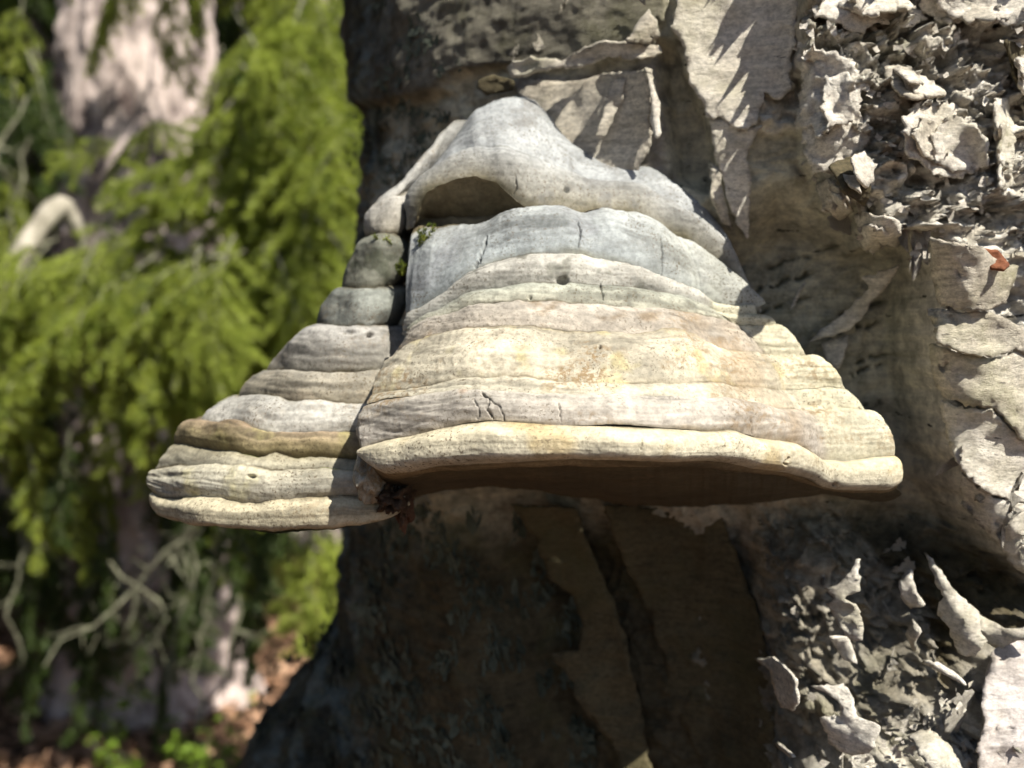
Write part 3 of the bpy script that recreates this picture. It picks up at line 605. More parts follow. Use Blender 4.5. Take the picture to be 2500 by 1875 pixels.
# ---------------- front lobe: growth rings traced from the photograph, from the top of the cap to the rim
cave = lambda amt: (lambda u, v: amt * sstep(1000, 1050, u) * sstep(1300, 1200, u))
LV = [
 dict(front=[(1012, 552), (1030, 485), (1062, 430), (1095, 375), (1130, 320), (1165, 272), (1225, 242), (1275, 234), (1310, 246), (1345, 292), (1392, 358), (1440, 388), (1520, 408), (1600, 424), (1650, 452)], wing=[(1655, 456), (1690, 490), (1750, 570), (1790, 650), (1815, 715), (1826, 752)], F=.492, bl=.008, br=-.012, step=0, end=0.474, sig=4, wrap=.03),
 dict(front=[(1011, 554), (1030, 492), (1064, 446), (1108, 402), (1160, 372), (1220, 366), (1290, 384), (1340, 412), (1400, 440), (1480, 455), (1560, 468), (1620, 492)], wing=[(1628, 497), (1690, 530), (1748, 602), (1787, 667), (1825, 755)], F=.466, bl=.012, br=.0, step=.0, end=0.464, sig=5, wrap=.04, dz=lambda u, v: -.012 * np.exp(-((u - 1235) / 85) ** 2) + .006 * np.exp(-((u - 1400) / 80) ** 2)),
 dict(front=[(1010, 556), (1024, 500), (1036, 472), (1070, 455), (1098, 447), (1158, 434), (1213, 448), (1247, 478), (1277, 504), (1347, 511), (1397, 522), (1426, 522), (1466, 507), (1536, 513), (1576, 538), (1615, 568)], wing=[(1620, 570), (1675, 578), (1705, 603), (1745, 637), (1785, 682), (1824, 757)], F=.447, bl=.012, br=.010, step=.002, end=0.457, sig=4, wrap=.05),
 dict(front=[(1010, 562), (1024, 540), (1036, 530), (1070, 534), (1098, 528), (1158, 530), (1213, 520), (1247, 513), (1277, 511), (1347, 516), (1397, 526), (1426, 527), (1466, 512), (1536, 518), (1576, 542), (1615, 572)], wing=[(1620, 574), (1675, 583), (1705, 608), (1745, 641), (1785, 686), (1824, 758)], F=.451, bl=.012, br=.010, step=.002, end=0.461, dz=cave(.013), sig=4, wrap=.05),
 dict(front=[(1008, 570), (1034, 556), (1078, 560), (1118, 548), (1173, 553), (1237, 533), (1277, 520), (1347, 521), (1397, 531), (1426, 532), (1466, 518), (1536, 524), (1576, 547), (1615, 577)], wing=[(1620, 579), (1675, 590), (1705, 613), (1745, 646), (1785, 690), (1824, 759)], F=.446, bl=.012, br=.010, step=.002, end=0.459, dz=cave(.008), sig=4, wrap=.05),
 dict(front=[(990, 806), (1000, 768), (1040, 752), (1098, 722), (1148, 674), (1213, 637), (1272, 626), (1347, 624), (1422, 628), (1496, 637), (1556, 657), (1596, 677), (1635, 703), (1690, 728)], wing=[(1698, 732), (1740, 745), (1800, 755), (1826, 762)], F=.424, bl=.018, br=.014, step=.006, end=0.451, sig=4),
 dict(front=[(988, 822), (1005, 788), (1060, 765), (1120, 733), (1158, 714), (1240, 700), (1310, 694), (1400, 690), (1480, 695), (1560, 705), (1640, 724), (1718, 746)], wing=[(1724, 750), (1770, 765), (1830, 770), (1848, 768)], F=.417, bl=.019, br=.016, step=.009, end=0.446),
 dict(front=[(984, 846), (1000, 802), (1035, 778), (1098, 766), (1150, 748), (1225, 740), (1347, 737), (1446, 740), (1546, 747), (1620, 757), (1695, 764), (1768, 782)], wing=[(1774, 786), (1810, 795), (1860, 796), (1896, 790)], F=.409, bl=.022, br=.020, step=.014, end=0.442),
 dict(front=[(962, 872), (1000, 842), (1040, 822), (1098, 806), (1172, 804), (1247, 800), (1297, 799), (1397, 804), (1496, 811), (1570, 812), (1630, 797), (1690, 808), (1747, 845), (1800, 858), (1854, 856)], wing=[(1860, 864), (1910, 872), (1968, 868)], F=.398, bl=.024, br=.026, step=.014, end=0.437),
 dict(front=[(910, 966), (940, 960), (989, 952), (1078, 940), (1158, 923), (1247, 918), (1340, 925), (1399, 936), (1548, 944), (1650, 942), (1735, 935), (1785, 946), (1850, 944), (1906, 950)], wing=[(1914, 956), (1960, 952), (2010, 944), (2062, 948)], F=.378, bl=.028, br=.036, step=.014, end=0.432),
 dict(front=[(900, 992), (950, 976), (1050, 964), (1150, 956), (1200, 959), (1299, 964), (1399, 970), (1548, 977), (1697, 978), (1800, 986), (1860, 998), (1944, 1002)], wing=[(1950, 1006), (2000, 1002), (2060, 992), (2110, 1002)], F=.372, bl=.029, br=.040, step=.014, end=0.429),
 dict(front=[(884, 1092), (906, 1086), (946, 1073), (1001, 1065), (1068, 1048), (1136, 1035), (1204, 1028), (1294, 1033), (1349, 1038), (1498, 1041), (1648, 1048), (1727, 1053), (1787, 1049), (1837, 1067), (1896, 1075), (1946, 1083), (1993, 1112)], wing=[(2001, 1123), (2070, 1125), (2145, 1115), (2182, 1112)], jit=.3, F=.361, bl=.032, br=.046, step=.008, end=0.424, sig=4),
 dict(front=[(893, 1112), (908, 1136), (940, 1158), (1001, 1152), (1069, 1139), (1204, 1131), (1299, 1127), (1399, 1121), (1498, 1123), (1573, 1126), (1648, 1128), (1722, 1125), (1772, 1129), (1836, 1143), (1921, 1154), (1971, 1168), (1998, 1184)], wing=[(2004, 1188), (2045, 1196), (2120, 1198), (2170, 1197), (2189, 1186)], jit=.3, F=.362, bl=.031, br=.046, step=.008, end=0.425, sig=4),
 dict(front=[(930, 1168), (960, 1172), (1000, 1164), (1069, 1150), (1204, 1142), (1399, 1134), (1548, 1138), (1697, 1140), (1836, 1156), (1921, 1164), (1999, 1188)], wing=[(2005, 1191), (2045, 1198), (2120, 1200), (2170, 1199), (2186, 1190)], F=.372, bl=.031, br=.050, step=.006, end=0.432),
 dict(front=[(985, 1225), (1023, 1214), (1068, 1193), (1204, 1188), (1314, 1194), (1438, 1218), (1548, 1236), (1697, 1240), (1846, 1228), (1980, 1206)], wing=[(1996, 1204), (2045, 1202), (2120, 1204), (2160, 1203), (2176, 1196)], F=.510, bl=.0, br=-.015, step=0, end=0.490, wrap=.03),
]
rows = loft(LV, 520, 130, 24, 7)
#       rows  bulge  power skew
SPEC = [(44, .0045, 2.0, .8), (50, .0065, 2.0, .6), (10, .0, 2, 1), (10, 0, 2, 1), (70, .0085, 2.6, .75), (30, .0036, 2.2, .8), (24, .0014, 2.2, 1), (36, .0018, 2.4, .8), (60, .0036, 2.4, .75), (22, .0006, 2, 1), (46, .0044, 2.6, .8), (56, .0066, 3.6, 1), (12, .0010, 2, 1), (44, .003, 2, 1)]
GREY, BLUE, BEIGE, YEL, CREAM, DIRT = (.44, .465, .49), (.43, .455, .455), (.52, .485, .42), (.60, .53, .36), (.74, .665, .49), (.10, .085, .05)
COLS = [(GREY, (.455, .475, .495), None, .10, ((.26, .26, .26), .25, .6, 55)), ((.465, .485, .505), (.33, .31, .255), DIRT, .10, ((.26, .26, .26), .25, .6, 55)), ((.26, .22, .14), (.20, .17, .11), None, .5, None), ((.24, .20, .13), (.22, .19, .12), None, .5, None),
        ((.48, .505, .515), (.34, .375, .395), (.20, .19, .13), .12, ((.35, .37, .40), .1, .6, 40)), ((.60, .58, .54), (.46, .455, .42), None, .14, ((.2, .2, .17), .45, .8, 90)),  # front_lobe darkens towards its lower crease: bluish shadow put into the colour
        ((.42, .44, .39), (.47, .46, .38), None, .15, ((.2, .2, .17), .35, .8, 110)), ((.50, .46, .41), (.47, .42, .36), None, .18, ((.30, .22, .14), .35, .8, 60)),
        ((.57, .52, .42), (.62, .57, .46), (.36, .30, .19), .28, ((.60, .52, .28), .15, .7, 60)), ((.62, .57, .46), (.60, .56, .46), None, .25, ((.4, .33, .2), .3, .8, 60)),
        ((.60, .56, .50), (.50, .46, .42), (.42, .36, .27), .14, ((.42, .28, .18), .45, .85, 40)), (CREAM, (.70, .66, .55), None, .10, ((.62, .48, .25), .2, .8, 45)),
        ((.34, .27, .16), (.20, .155, .095), None, .15, None), ((.12, .10, .065), (.10, .085, .06), None, .1, None)]  # pore surface darker than its natural pale brown, shade under the cap painted in
NAMES = ['cap_peak', 'cap', 'recess_wall', 'recess_wall', 'front_lobe', 'growth_band', 'growth_band', 'growth_band', 'growth_band', 'growth_band', 'growth_band', 'rim', 'rim_edge', 'pore_surface']
bl = bands(rows, SPEC)
YW = sstep(1730, 1900, np.linspace(0, 1, 10))     # (unused guard)
fl = None; order = [4] + [i for i in range(14) if i != 4]
for i in order:
    p, nn, t = bl[i]; c0, c1, ed, stx, spk = COLS[i]
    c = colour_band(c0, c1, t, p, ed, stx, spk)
    if i in (2, 3): nn = bl[1][1]
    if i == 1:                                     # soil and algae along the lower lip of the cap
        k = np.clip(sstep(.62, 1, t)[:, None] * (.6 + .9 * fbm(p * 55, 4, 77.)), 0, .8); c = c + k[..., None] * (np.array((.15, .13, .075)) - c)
    u, v, _ = pix(p)
    if 5 <= i <= 10:                                # the right flank is paler and yellower
        wg = sstep(0, 26, np.arange(p.shape[1]) - (24 + 520))[None] * .8 + 0 * u; c = c + wg[..., None] * (np.array((.70, .66, .50)) - c)
    if 7 <= i <= 10:                                # rusty brown on the shoulder
        k = np.exp(-((np.arange(p.shape[1]) - 500) / 45.) ** 2)[None] * (.35 + .6 * fbm(p * 50, 3, 2.5)); c = c + np.clip(k, 0, .6)[..., None] * (np.array((.34, .25, .16)) - c)
    if i == 4:
        wg = sstep(1500, 1800, u) * .5; c = c + wg[..., None] * (np.array((.58, .58, .50)) - c)
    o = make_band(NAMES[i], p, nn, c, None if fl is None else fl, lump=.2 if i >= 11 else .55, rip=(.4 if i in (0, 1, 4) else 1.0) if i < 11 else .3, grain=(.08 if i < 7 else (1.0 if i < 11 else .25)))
    if i == 4: fl = o

# ---------------- side lobe on the left
SL = [
 dict(front=[(960, 470), (985, 452), (1005, 425), (1050, 360), (1102, 292), (1135, 286)], F=.485, bl=.0, br=.006, sig=4),
 dict(front=[(905, 520), (915, 490), (945, 478), (1000, 470), (1040, 470)], F=.462, bl=.01, br=.024, c=.45),
 dict(front=[(900, 580), (925, 578), (955, 574), (982, 584), (994, 590)], F=.452, bl=.018, br=.030, c=.45),
 dict(front=[(846, 716), (870, 708), (899, 703), (945, 697), (972, 694), (980, 693)], F=.444, bl=.022, br=.034, c=.45),
 dict(front=[(784, 804), (815, 798), (850, 797), (905, 794), (958, 796), (968, 799)], F=.437, bl=.026, br=.030, c=.5),
 dict(front=[(651, 905), (680, 907), (707, 908), (752, 911), (820, 908), (888, 903), (933, 896), (1010, 890)], F=.428, bl=.030, br=.018),
 dict(front=[(578, 972), (605, 968), (639, 965), (684, 971), (729, 980), (797, 977), (901, 988), (980, 990)], F=.422, bl=.034, br=0),
 dict(front=[(481, 1024), (515, 1032), (553, 1038), (598, 1033), (625, 1050), (684, 1062), (797, 1060), (861, 1057), (975, 1060)], F=.415, bl=.038, br=0, sig=4),
 dict(front=[(427, 1084), (455, 1088), (481, 1094), (526, 1101), (580, 1103), (635, 1112), (655, 1108), (671, 1103), (707, 1114), (775, 1117), (829, 1119), (965, 1125)], F=.409, bl=.040, br=.002, sig=3),
 dict(front=[(384, 1147), (430, 1138), (481, 1134), (560, 1132), (616, 1135), (662, 1146), (752, 1142), (820, 1147), (970, 1155)], F=.405, bl=.042, br=.003),
 dict(front=[(373, 1200), (392, 1214), (431, 1219), (458, 1212), (499, 1211), (553, 1220), (594, 1227), (625, 1230), (684, 1222), (752, 1215), (820, 1211), (933, 1213), (990, 1215)], F=.400, bl=.042, br=.005, sig=4),
 dict(front=[(380, 1246), (396, 1259), (424, 1270), (481, 1282), (549, 1284), (616, 1294), (684, 1297), (752, 1294), (820, 1290), (888, 1280), (940, 1258), (985, 1228)], F=.402, bl=.042, br=.008, sig=4),
 dict(front=[(400, 1236), (430, 1258), (500, 1268), (616, 1276), (752, 1276), (888, 1262), (985, 1220)], F=.46, bl=.01, br=.02),
]
for L in SL[1:]: L['F'] += .014
rows = loft(SL, 330, 0, 24, 5)
SSP = [(30, .003, 2, 1), (34, .0045, 2.2, .8), (44, .0045, 2.4, .75), (36, .0045, 2.6, .75), (40, .0055, 2.6, .75), (28, .0042, 2.4, .8), (28, .0032, 2.4, .7), (26, .0056, 2.6, .8), (18, .0014, 2, 1), (36, .0046, 2.6, .85), (44, .0060, 3.6, 1), (14, .001, 2, 1)]
SC = [((.50, .50, .49), (.52, .51, .49), None, .1, None), ((.55, .54, .52), (.40, .37, .31), DIRT, .1, None), ((.26, .27, .23), (.22, .22, .18), DIRT, .2, ((.08, .09, .06), .2, .7, 60)), ((.27, .29, .27), (.25, .26, .24), DIRT, .15, ((.42, .44, .42), .3, .8, 70)),
      ((.48, .47, .46), (.34, .32, .28), (.10, .09, .06), .3, ((.25, .24, .22), .3, .8, 50)), ((.34, .32, .28), (.42, .38, .30), (.14, .12, .08), .3, ((.48, .42, .33), .2, .7, 60)),
      ((.56, .55, .52), (.58, .56, .52), (.22, .19, .12), .12, None), ((.36, .27, .20), (.34, .29, .15), (.12, .09, .04), .25, ((.40, .36, .16), .2, .7, 50)),
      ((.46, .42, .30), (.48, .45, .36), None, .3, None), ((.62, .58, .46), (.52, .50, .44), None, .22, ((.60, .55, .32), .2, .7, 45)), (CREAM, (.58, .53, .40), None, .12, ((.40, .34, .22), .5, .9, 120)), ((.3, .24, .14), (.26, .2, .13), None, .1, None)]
SNAMES = ['shoulder', 'knob', 'growth_band', 'growth_band', 'side_lobe', 'growth_band', 'growth_band', 'growth_band', 'growth_band', 'growth_band', 'rim', 'pore_surface']
bl = bands(rows, SSP); sl_ = None
for i in [4] + [k for k in range(12) if k != 4]:
    p, nn, t = bl[i]; c0, c1, ed, stx, spk = SC[i]
    o = make_band(SNAMES[i], p, nn, colour_band(c0, c1, t, p, ed, stx, spk), sl_, lump=(1.3 if i < 4 else .6) if i < 10 else .35, rip=1.1 if 3 < i < 10 else .3)
    if i == 4: sl_ = o

def lump(name, u, v, d, ru, rv, rd, colr, rough):
    th = np.linspace(0, np.pi, 44); ph = np.linspace(0, 2 * np.pi, 64); T, Q = np.meshgrid(th, ph, indexing='ij')
    n3 = np.stack([np.sin(T) * np.cos(Q), np.sin(T) * np.sin(Q), np.cos(T)], -1); k = 1 + rough * fbm(n3 * 1.8 + u, 4)
    c = P(u, v, d); px = KPX * d
    p = c + RIGHT * (n3[..., :1] * ru * px) * k[..., None] + UP * (n3[..., 2:] * rv * px) * k[..., None] + FWD * (n3[..., 1:2] * rd) * k[..., None]
    cc = np.array(colr) * (1 + .4 * fbm(p * 60, 3))[..., None]
    o = obj(name, mesh_np(name, p, grid_quads(44, 64, True), cols=np.clip(cc, .01, .9)), M_FUN); adopt(o, fungus)
lump('fold', 906, 1160, .412, 36, 66, .022, (.42, .39, .33), .22)
lump('rotten_lump', 968, 1205, .425, 42, 40, .024, (.10, .06, .04), .6)
lump('rotten_lump', 985, 1235, .43, 18, 46, .012, (.12, .06, .04), .7)

# ================================================================== spruce with hanging boughs behind
def tube(pts, rad, k=6):
    pts = np.array(pts, float); rad = np.broadcast_to(np.array(rad, float), (len(pts),)); v = []
    tg = np.gradient(pts, axis=0); tg /= np.linalg.norm(tg, axis=1)[:, None] + 1e-9
    ref = np.array([.31, .2, .93]); a_ = np.cross(tg, ref); a_ /= np.linalg.norm(a_, axis=1)[:, None] + 1e-9; b_ = np.cross(tg, a_)
    for j in range(k): v.append(pts + rad[:, None] * (a_ * math.cos(2 * math.pi * j / k) + b_ * math.sin(2 * math.pi * j / k)))
    v = np.stack(v, 1); n = len(pts)
    i = np.arange(n - 1)[:, None] * k; j = np.arange(k)[None]; j2 = (j + 1) % k
    q = np.stack([i + j, i + j2, i + k + j2, i + k + j], -1).reshape(-1, 4)
    return v.reshape(-1, 3), q
class Soup:
    def __init__(s): s.v, s.q, s.mi, s.n = [], [], [], 0
    def add(s, v, q, m=0): s.v.append(v); s.q.append(np.asarray(q) + s.n); s.mi.append(np.full(len(q), m)); s.n += len(v)
    def mesh(s, name, mats):
        me = mesh_np(name, np.concatenate(s.v), np.concatenate(s.q))
        for m in mats: me.materials.append(m)
        me.polygons.foreach_set('material_index', np.concatenate(s.mi).astype(np.int32)); return me
def needles(soup, pts, per, ln, r, wid=.0011, m=1):
    pts = np.array(pts); seg = np.diff(pts, axis=0); L = np.linalg.norm(seg, axis=1); tot = L.sum(); n = max(6, int(tot * per))
    s = np.sort(r.uniform(0, tot, n)); cum = np.concatenate([[0], np.cumsum(L)]); idx = np.clip(np.searchsorted(cum, s) - 1, 0, len(seg) - 1)
    p = pts[idx] + seg[idx] * ((s - cum[idx]) / L[idx])[:, None]; tg = seg[idx] / L[idx][:, None]
    rd = r.normal(size=(n, 3)); rd -= (rd * tg).sum(1)[:, None] * tg; rd /= np.linalg.norm(rd, axis=1)[:, None]
    dr = tg * r.uniform(.5, .95, (n, 1)) + rd * .85; dr /= np.linalg.norm(dr, axis=1)[:, None]
    sd = np.cross(dr, r.normal(size=(n, 3))); sd /= np.linalg.norm(sd, axis=1)[:, None]
    l = ln * r.uniform(.7, 1.1, (n, 1)); w_ = wid
    v = np.stack([p - sd * w_ * .6, p + sd * w_ * .6, p + dr * l + sd * w_ * .35, p + dr * l - sd * w_ * .35], 1).reshape(-1, 3)
    soup.add(v, np.arange(n)[:, None] * 4 + np.array([[0, 1, 2, 3]]), m)
def bough(seed, length=.42, droop=.35, per=1200, ln=.017, sides=15, mats=None, hang=.5, wid=.0021):
    r = np.random.default_rng(seed); S = Soup(); n = 10; s = np.linspace(0, 1, n)
    main = np.stack([length * s, .03 * length * np.cumsum(r.normal(size=n)) / 2, -droop * length * s ** 1.7], -1)
    v, q = tube(main, .004 * (1.1 - s), 5); S.add(v, q, 0); needles(S, main[2:], per, ln, r, wid)
    for i in range(sides):
        f = .12 + .85 * (i + r.uniform(0, .8)) / sides; k = f * (n - 1); a0 = int(k); p0 = main[a0] + (main[min(a0 + 1, n - 1)] - main[a0]) * (k - a0)
        sd = (-1) ** i; l = length * r.uniform(.22, .5) * (1.15 - .6 * f); m = 6; t = np.linspace(0, 1, m)
        pts = p0 + np.stack([l * .65 * t, sd * l * .6 * t * (1 - .25 * t) + .012 * r.normal() * t, -hang * l * t ** 1.6 + .01 * r.normal() * t], -1)
        v, q = tube(pts, .0022 * (1.1 - t), 4); S.add(v, q, 0); needles(S, pts, per, ln, r, wid)
        for j in range(r.integers(1, 4)):
            f2 = r.uniform(.25, .85); p1 = pts[int(f2 * (m - 1))]; l2 = l * r.uniform(.25, .5); sg = r.choice((-1, 1))
            pp = p1 + np.stack([l2 * .7 * t, (sd * .4 + sg * .5) * l2 * t, -hang * .9 * l2 * t ** 1.4], -1); needles(S, pp, per, ln * .9, r, wid)
    return S.mesh('branch', mats or [M_TWIG, M_NEEDLE])
BOUGHS = [bough(i, droop=d, hang=h, mats=[M_TWIG, M_NEEDLE_Y if i % 2 else M_NEEDLE]) for i, (d, h) in enumerate([(.25, .5), (.5, .8), (.15, .35), (.8, 1.1), (.4, .6)])]
HANG = [bough(40 + i, length=.28, droop=.12, hang=.22, sides=9, mats=[M_TWIG, M_NEEDLE_Y if i else M_NEEDLE]) for i in range(2)]
HANGD = [bough(60, length=.30, droop=.12, hang=.22, sides=9, mats=[M_DTWIG, M_NEEDLE_D])]  # needles darkened to put shade into the dim background boughs
def dead(seed, length=.3):
    r = np.random.default_rng(seed); S = Soup(); n = 9; s = np.linspace(0, 1, n)
    main = np.stack([length * s, .02 * np.cumsum(r.normal(size=n)), .015 * np.cumsum(r.normal(size=n))], -1)
    v, q = tube(main, .0032 * (1.15 - .75 * s) + .0008 * np.abs(r.normal(size=n)), 6); S.add(v, q)
    for i in range(7):
        k = r.integers(1, n - 1); l = length * r.uniform(.12, .4); t = np.linspace(0, 1, 6)
        dr = np.array([.6, r.choice((-1, 1)) * r.uniform(.4, 1), r.normal() * .5]); dr /= np.linalg.norm(dr)
        pts = main[k] + dr * (l * t)[:, None] + .008 * np.cumsum(r.normal(size=(6, 3)), 0) * t[:, None]
        v, q = tube(pts, .0019 * (1.2 - t), 5); S.add(v, q)
    return S.mesh('dead_twig', [M_DTWIG])
DEAD = [dead(90 + i) for i in range(4)]

SPX, SPY = float(P(350, 700, 2.75)[0]), float(P(350, 700, 2.75)[1])
spruce = empty('spruce_tree', (SPX, SPY, 0), label='spruce with thick pinkish grey trunk and sunlit yellow-green drooping branches beside the birch', category='tree')
def spruce_trunk(R0, h, n=90, m=70, amp=.012):
    zz = np.concatenate([np.linspace(-.1, 2, m), np.linspace(2.1, h, 12)]); th = np.linspace(0, 2 * np.pi, n); T, Z2 = np.meshgrid(th, zz)
    rr = R0 * (1.08 - .5 * Z2 / h) + .05 * np.exp(-Z2 * 7) * (1 + .4 * np.cos(5 * T)); pp = np.stack([np.cos(T), np.sin(T), Z2 * 3], -1)
    rr = rr + amp * fbm(np.stack([np.cos(T) * 3, np.sin(T) * 3, Z2 * 5], -1), 3) + amp * .7 * np.abs(fbm(np.stack([np.cos(T) * 9, np.sin(T) * 9, Z2 * 14], -1), 3))
    return mesh_np('trunk', np.stack([rr * np.cos(T), rr * np.sin(T), Z2], -1), grid_quads(len(zz), n))
STR = spruce_trunk(.205, 7.0, 140, 160, .022)
obj('trunk', STR, M_SBARK, spruce)
def put(me, root, pos, dirv, scale=1.0, roll=0.0, name='branch'):
    x = Vector(dirv).normalized(); y = Vector((0, 0, 1)).cross(x)
    y = y.normalized() if y.length > .05 else Vector((0, 1, 0)); z = x.cross(y)
    mw = (Matrix((x, y, z)).transposed() @ Matrix.Rotation(roll, 3, 'X')) * scale; mw = mw.to_4x4(); mw.translation = Vector(pos)
    o = bpy.data.objects.new(name, me); col.objects.link(o); o.parent = root
    o.matrix_parent_inverse = Matrix.Translation(-Vector(root.location)); o.matrix_basis = mw; return o
# boughs: (u, v) of their base in the photograph, depth, pixel direction
def boughs(n, box, dep, dirf, sc, meshes=BOUGHS):
    for _ in range(n):
        u, v = random.uniform(box[0], box[2]), random.uniform(box[1], box[3]); d = random.uniform(*dep); a_ = dirf()
        dv = RIGHT * a_[0] - UP * a_[1] + FWD * a_[2]; put(random.choice(meshes), spruce, P(u, v, d), dv, random.uniform(*sc), random.gauss(0, .5))
boughs(30, (540, -150, 860, 330), (1.9, 2.4), lambda: (random.uniform(-.2, .9), random.uniform(.1, 1), random.uniform(-.6, .1)), (.7, 1.0))
boughs(26, (520, 260, 800, 600), (1.8, 2.3), lambda: (random.uniform(-.6, .7), random.uniform(.1, .9), random.uniform(-.6, 0)), (.6, .9))
boughs(24, (60, 540, 620, 640), (1.75, 2.2), lambda: (random.uniform(-1, .4), random.uniform(-.05, .7), random.uniform(-.6, 0)), (.6, .9))
boughs(10, (-60, 600, 240, 760), (1.9, 2.3), lambda: (random.uniform(-.8, .1), random.uniform(.2, 1), random.uniform(-.5, 0)), (.6, .8))
boughs(30, (250, 620, 820, 880), (1.8, 2.3), lambda: (random.uniform(-.4, .4), 1, random.uniform(-.4, .1)), (.7, 1.0), HANG)
boughs(4, (180, 250, 420, 400), (2.0, 2.2), lambda: (random.uniform(-1, 1), random.uniform(.1, .5), random.uniform(-.6, 0)), (.35, .5))
boughs(5, (-40, 820, 60, 1000), (1.9, 2.2), lambda: (random.uniform(-.3, .4), 1, random.uniform(-.4, .1)), (.6, .8), HANG)
boughs(5, (250, 900, 620, 1010), (1.9, 2.3), lambda: (random.uniform(-.3, .3), 1, 0), (.5, .8), HANG)
boughs(10, (420, -420, 800, -120), (1.9, 2.3), lambda: (random.uniform(-.8, .6), random.uniform(.0, .6), random.uniform(-.6, .2)), (.7, 1.0))  # unseen boughs added above the frame to dapple the trunk
boughs(30, (-40, 1080, 680, 1380), (2.0, 2.5), lambda: (random.uniform(-.4, .4), 1, random.uniform(-.2, .2)), (.7, 1.1), HANGD)
boughs(18, (60, 1330, 640, 1560), (2.1, 2.5), lambda: (random.uniform(-.5, .5), 1, random.uniform(-.2, .2)), (.6, .9), HANGD)
boughs(10, (-80, -60, 140, 430), (2.2, 2.8), lambda: (random.uniform(-.6, .6), 1, random.uniform(-.4, .2)), (.8, 1.1), [HANG[0], HANGD[0]])
boughs(5, (-40, 1050, 680, 1250), (1.8, 2.2), lambda: (random.uniform(-.4, .4), 1, random.uniform(-.2, .2)), (.5, .8), HANG)
boughs(22, (-40, 850, 760, 1150), (1.9, 2.5), lambda: (random.uniform(-.4, .4), 1, random.uniform(-.2, .2)), (.6, 1.0), [HANG[0], HANGD[0]])
for (u, v, d, s) in ((752, 1262, 2.0, 1.12), (795, 1250, 2.04, 1.15), (838, 1260, 2.0, .95), (722, 1270, 2.02, .85), (775, 1240, 1.98, 1.1), (815, 1245, 2.05, 1.0)):
    put(HANG[1], spruce, P(u, v, d), RIGHT * random.uniform(-.25, .15) - UP, s, random.gauss(0, .4))
# bare lichen-covered twigs
def twigs(n, box, dep, sc):
    for _ in range(n):
        u, v = random.uniform(box[0], box[2]), random.uniform(box[1], box[3]); put(random.choice(DEAD), spruce, P(u, v, random.uniform(*dep)), RIGHT * random.uniform(-.7, .5) - UP * 1.0 + FWD * random.uniform(-.4, .2), random.uniform(*sc), random.uniform(0, 6), 'dead_twig')
twigs(9, (-40, 900, 720, 1300), (1.9, 2.45), (.7, 1.2)); twigs(7, (-40, 1250, 620, 1500), (1.8, 2.4), (.5, .9)); twigs(4, (-40, -50, 200, 700), (2.0, 2.7), (.8, 1.5))
put(DEAD[0], spruce, P(520, 1270, 1.7), -RIGHT * .5 - UP * .8, 1.1, .6, 'dead_twig'); put(DEAD[1], spruce, P(500, 1290, 1.72), -RIGHT * .35 - UP * .8, .9, 2.0, 'dead_twig')

# ================================================================== further forest
FAR = bough(71, length=1.0, droop=.35, per=260, ln=.05, sides=16, mats=[M_TWIG, M_NEEDLE_D], hang=.55, wid=.007)
def crown_mesh(seed):
    r = np.random.default_rng(seed); nb = len(FAR.vertices); co = np.empty(nb * 3); FAR.vertices.foreach_get('co', co); co = co.reshape(-1, 3)
    fi = np.array([tuple(p.vertices) for p in FAR.polygons]); V_, Q_ = [], []
    for i in range(46):
        z = .1 + 4.6 * (i / 46); a_ = i * 2.4 + r.uniform(0, .6); s = (1.25 - .16 * z) * r.uniform(.8, 1.15)
        c, sn = math.cos(a_), math.sin(a_); q = co * s; V_.append(np.stack([q[:, 0] * c - q[:, 1] * sn, q[:, 0] * sn + q[:, 1] * c, q[:, 2] + z + .25], -1)); Q_.append(fi + i * nb)
    return mesh_np('crown', np.concatenate(V_), np.concatenate(Q_))
CR = crown_mesh(5); CR.materials.append(M_NEEDLE_D); STR2 = spruce_trunk(.11, 6.0, 24, 20, .006); STR2.materials.append(M_SBARK)
for i, (x, y, s) in enumerate([(-2.3, 4.2, 1), (-.9, 4.6, 1.1), (.5, 4.4, 1), (-3.6, 5.6, 1.2), (-1.7, 6.2, 1.25), (.1, 6.4, 1.2), (1.9, 5.8, 1.1), (-3.0, 3.2, .95), (-5.2, 7.5, 1.4), (-2.6, 8.5, 1.5), (1.2, 8.4, 1.4), (3.6, 7.6, 1.3), (-7.0, 5.0, 1.3), (3.2, 3.6, 1.0), (-.5, 9.5, 1.5), (-4.2, 4.4, 1.2), (-3.4, 7.0, 1.4), (-5.5, 6.0, 1.3), (-2.4, 5.2, 1.1), (-2.6, .4, 1.1), (-3.2, -1.6, 1.3), (-4.6, 1.6, 1.3)]):  # the last ones stand out of view, added to block sky light
    r = empty('spruce_tree', (x, y, 0), label='dark shaded young spruce standing in the forest behind', category='tree', group='dark spruces in the forest behind')
    r.rotation_euler.z = i * 1.3; r.scale = (s, s, s)
    obj('trunk', STR2, None, r); obj('crown', CR, None, r)

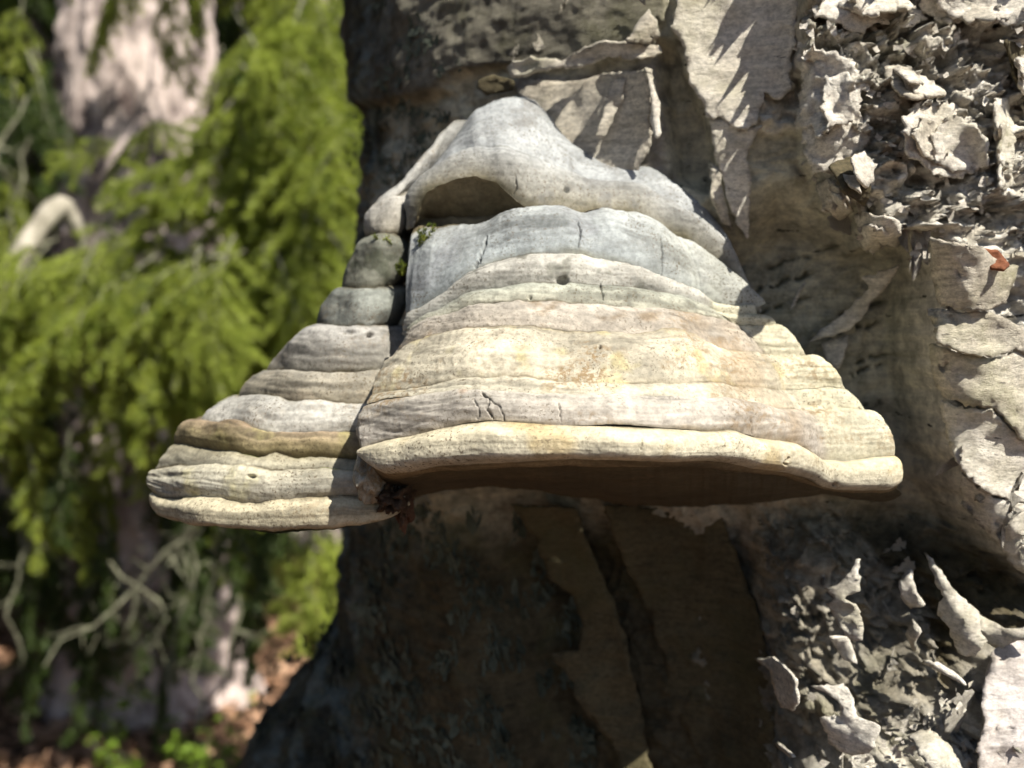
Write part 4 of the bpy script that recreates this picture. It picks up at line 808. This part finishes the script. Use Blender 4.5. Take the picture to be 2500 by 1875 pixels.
# ================================================================== bits and pieces in the undergrowth
def one_tube(name, pts, rad, mat, **pr):
    S = Soup(); pts = np.array(pts); n = 40
    s = np.linspace(0, 1, n); ss = np.linspace(0, 1, len(pts)); pp = np.stack([np.interp(s, ss, pts[:, c]) for c in range(3)], -1)
    for c in range(3): pp[:, c] = gsm(pp[:, c], 1.5)
    r = np.interp(s, np.linspace(0, 1, len(rad)), rad) * (1 + .12 * perlin(np.stack([s * 9, s * 0, s * 0], -1)))
    v, q = tube(pp, r, 12); v = v + .15 * rad[0] * fbm(v * 30, 3)[:, None] * np.array([1, .6, .8]); S.add(v, q)
    o = obj(name, S.mesh(name, [mat]), None, None, **pr); return o
one_tube('broken_branch', [P(215, 640, 2.05), P(185, 540, 2.0), P(150, 495, 1.98), P(100, 545, 1.95), P(40, 640, 1.9), P(-60, 770, 1.85)], [.008, .014, .021, .021, .019, .018], M_DEADWOOD, label='bleached broken branch with a sharp bend beside the spruce trunk', category='branch')

def leaf_soup(n, box, mat, size, name, **pr):
    x = rng.uniform(box[0], box[2], n); y = rng.uniform(box[1], box[3], n); z = ground_z(x, y) + rng.uniform(.002, .02, n)
    p = np.stack([x, y, z], -1); a_ = rng.uniform(0, 6.28, n); dx = np.stack([np.cos(a_), np.sin(a_), rng.normal(0, .35, n)], -1); dy = np.stack([-np.sin(a_), np.cos(a_), rng.normal(0, .35, n)], -1)
    s = rng.uniform(*size, n)[:, None]; v = np.stack([p - dx * s, p + dy * s * .45 + [0, 0, .004], p + dx * s, p - dy * s * .45 + [0, 0, .004]], 1).reshape(-1, 3)
    return obj(name, mesh_np(name, v, np.arange(n)[:, None] * 4 + np.array([[0, 1, 2, 3]])), mat, kind='stuff', **pr)
leaf_soup(7000, (-2.4, .9, .6, 4.0), M_LITTER, (.012, .035), 'leaf_litter', label='dry reddish brown leaf litter on the forest floor', category='leaf litter')
def bilberry(seed):
    r = np.random.default_rng(seed); S = Soup()
    for k in range(5):
        t = np.linspace(0, 1, 6); h = r.uniform(.08, .16); d = r.normal(size=2) * .05; pts = np.stack([d[0] * t, d[1] * t, h * t], -1); v, q = tube(pts, .0013, 4); S.add(v, q, 0)
        for j in range(12):
            p = pts[r.integers(2, 6)] + r.normal(size=3) * .008; a_ = r.uniform(0, 6.28); dx = np.array([math.cos(a_), math.sin(a_), r.normal() * .3]); dy = np.array([-math.sin(a_), math.cos(a_), r.normal() * .3]); s = r.uniform(.010, .017)
            S.add(np.array([p, p + dx * s + dy * s * .55, p + dx * s * 2, p + dx * s - dy * s * .55]), np.array([[0, 1, 2, 3]]), 1)
    return S
def split(S, mi, name, mat):
    v = np.concatenate([a_ for a_, m in zip(S.v, S.mi) if m[0] == mi]); q, n = [], 0; off = 0
    qs = []
    for vv, qq, m in zip(S.v, S.q, S.mi):
        if m[0] == mi: qs.append(qq - off + n); n += len(vv)
        off += len(vv)
    me = mesh_np(name, v, np.concatenate(qs)); me.materials.append(mat); return me
BB = [(split(s, 0, 'stem', M_TWIG), split(s, 1, 'leaves', M_BERRY)) for s in (bilberry(1), bilberry(2), bilberry(3))]
for i, (u, v) in enumerate([(270, 1850), (320, 1920), (440, 1830), (470, 1900), (545, 1870)]):
    x, y, _ = P(u, v, CAMZ / ((v - 937.5) * KPX * math.cos(PITCH) + math.sin(PITCH))); r = empty('bilberry_plant', (x, y, float(ground_z(np.array(x), np.array(y)))), label='small bright green bilberry sprig on the forest floor', category='plant', group='bilberry sprigs on the forest floor')
    r.rotation_euler.z = i * 1.1
    for nm, me in zip(('stem', 'leaves'), BB[i % 3]): obj(nm, me, None, r)

# moss in the cracks of the fungus
for i, (u, v, d) in enumerate([(1052, 574, .455), (1030, 590, .452), (935, 592, .462), (985, 668, .458)]):
    S = Soup(); r = np.random.default_rng(200 + i)
    for k in range(16):
        b = r.normal(size=3) * np.array([.0022, .0012, .0012]); h = np.array([r.normal() * .4, -.6 + r.normal() * .3, .9]); h /= np.linalg.norm(h)
        needles(S, [b, b + h * r.uniform(.002, .0045)], 5200, .0016, r, .0004, 0)
    o = obj('moss_tuft', S.mesh('moss_tuft', [M_MOSS]), None, None, label='tiny yellow-green moss tuft lodged in the crack beside the fungus lobes', category='moss', group='moss tufts in the fungus cracks'); o.location = P(u, v, d)
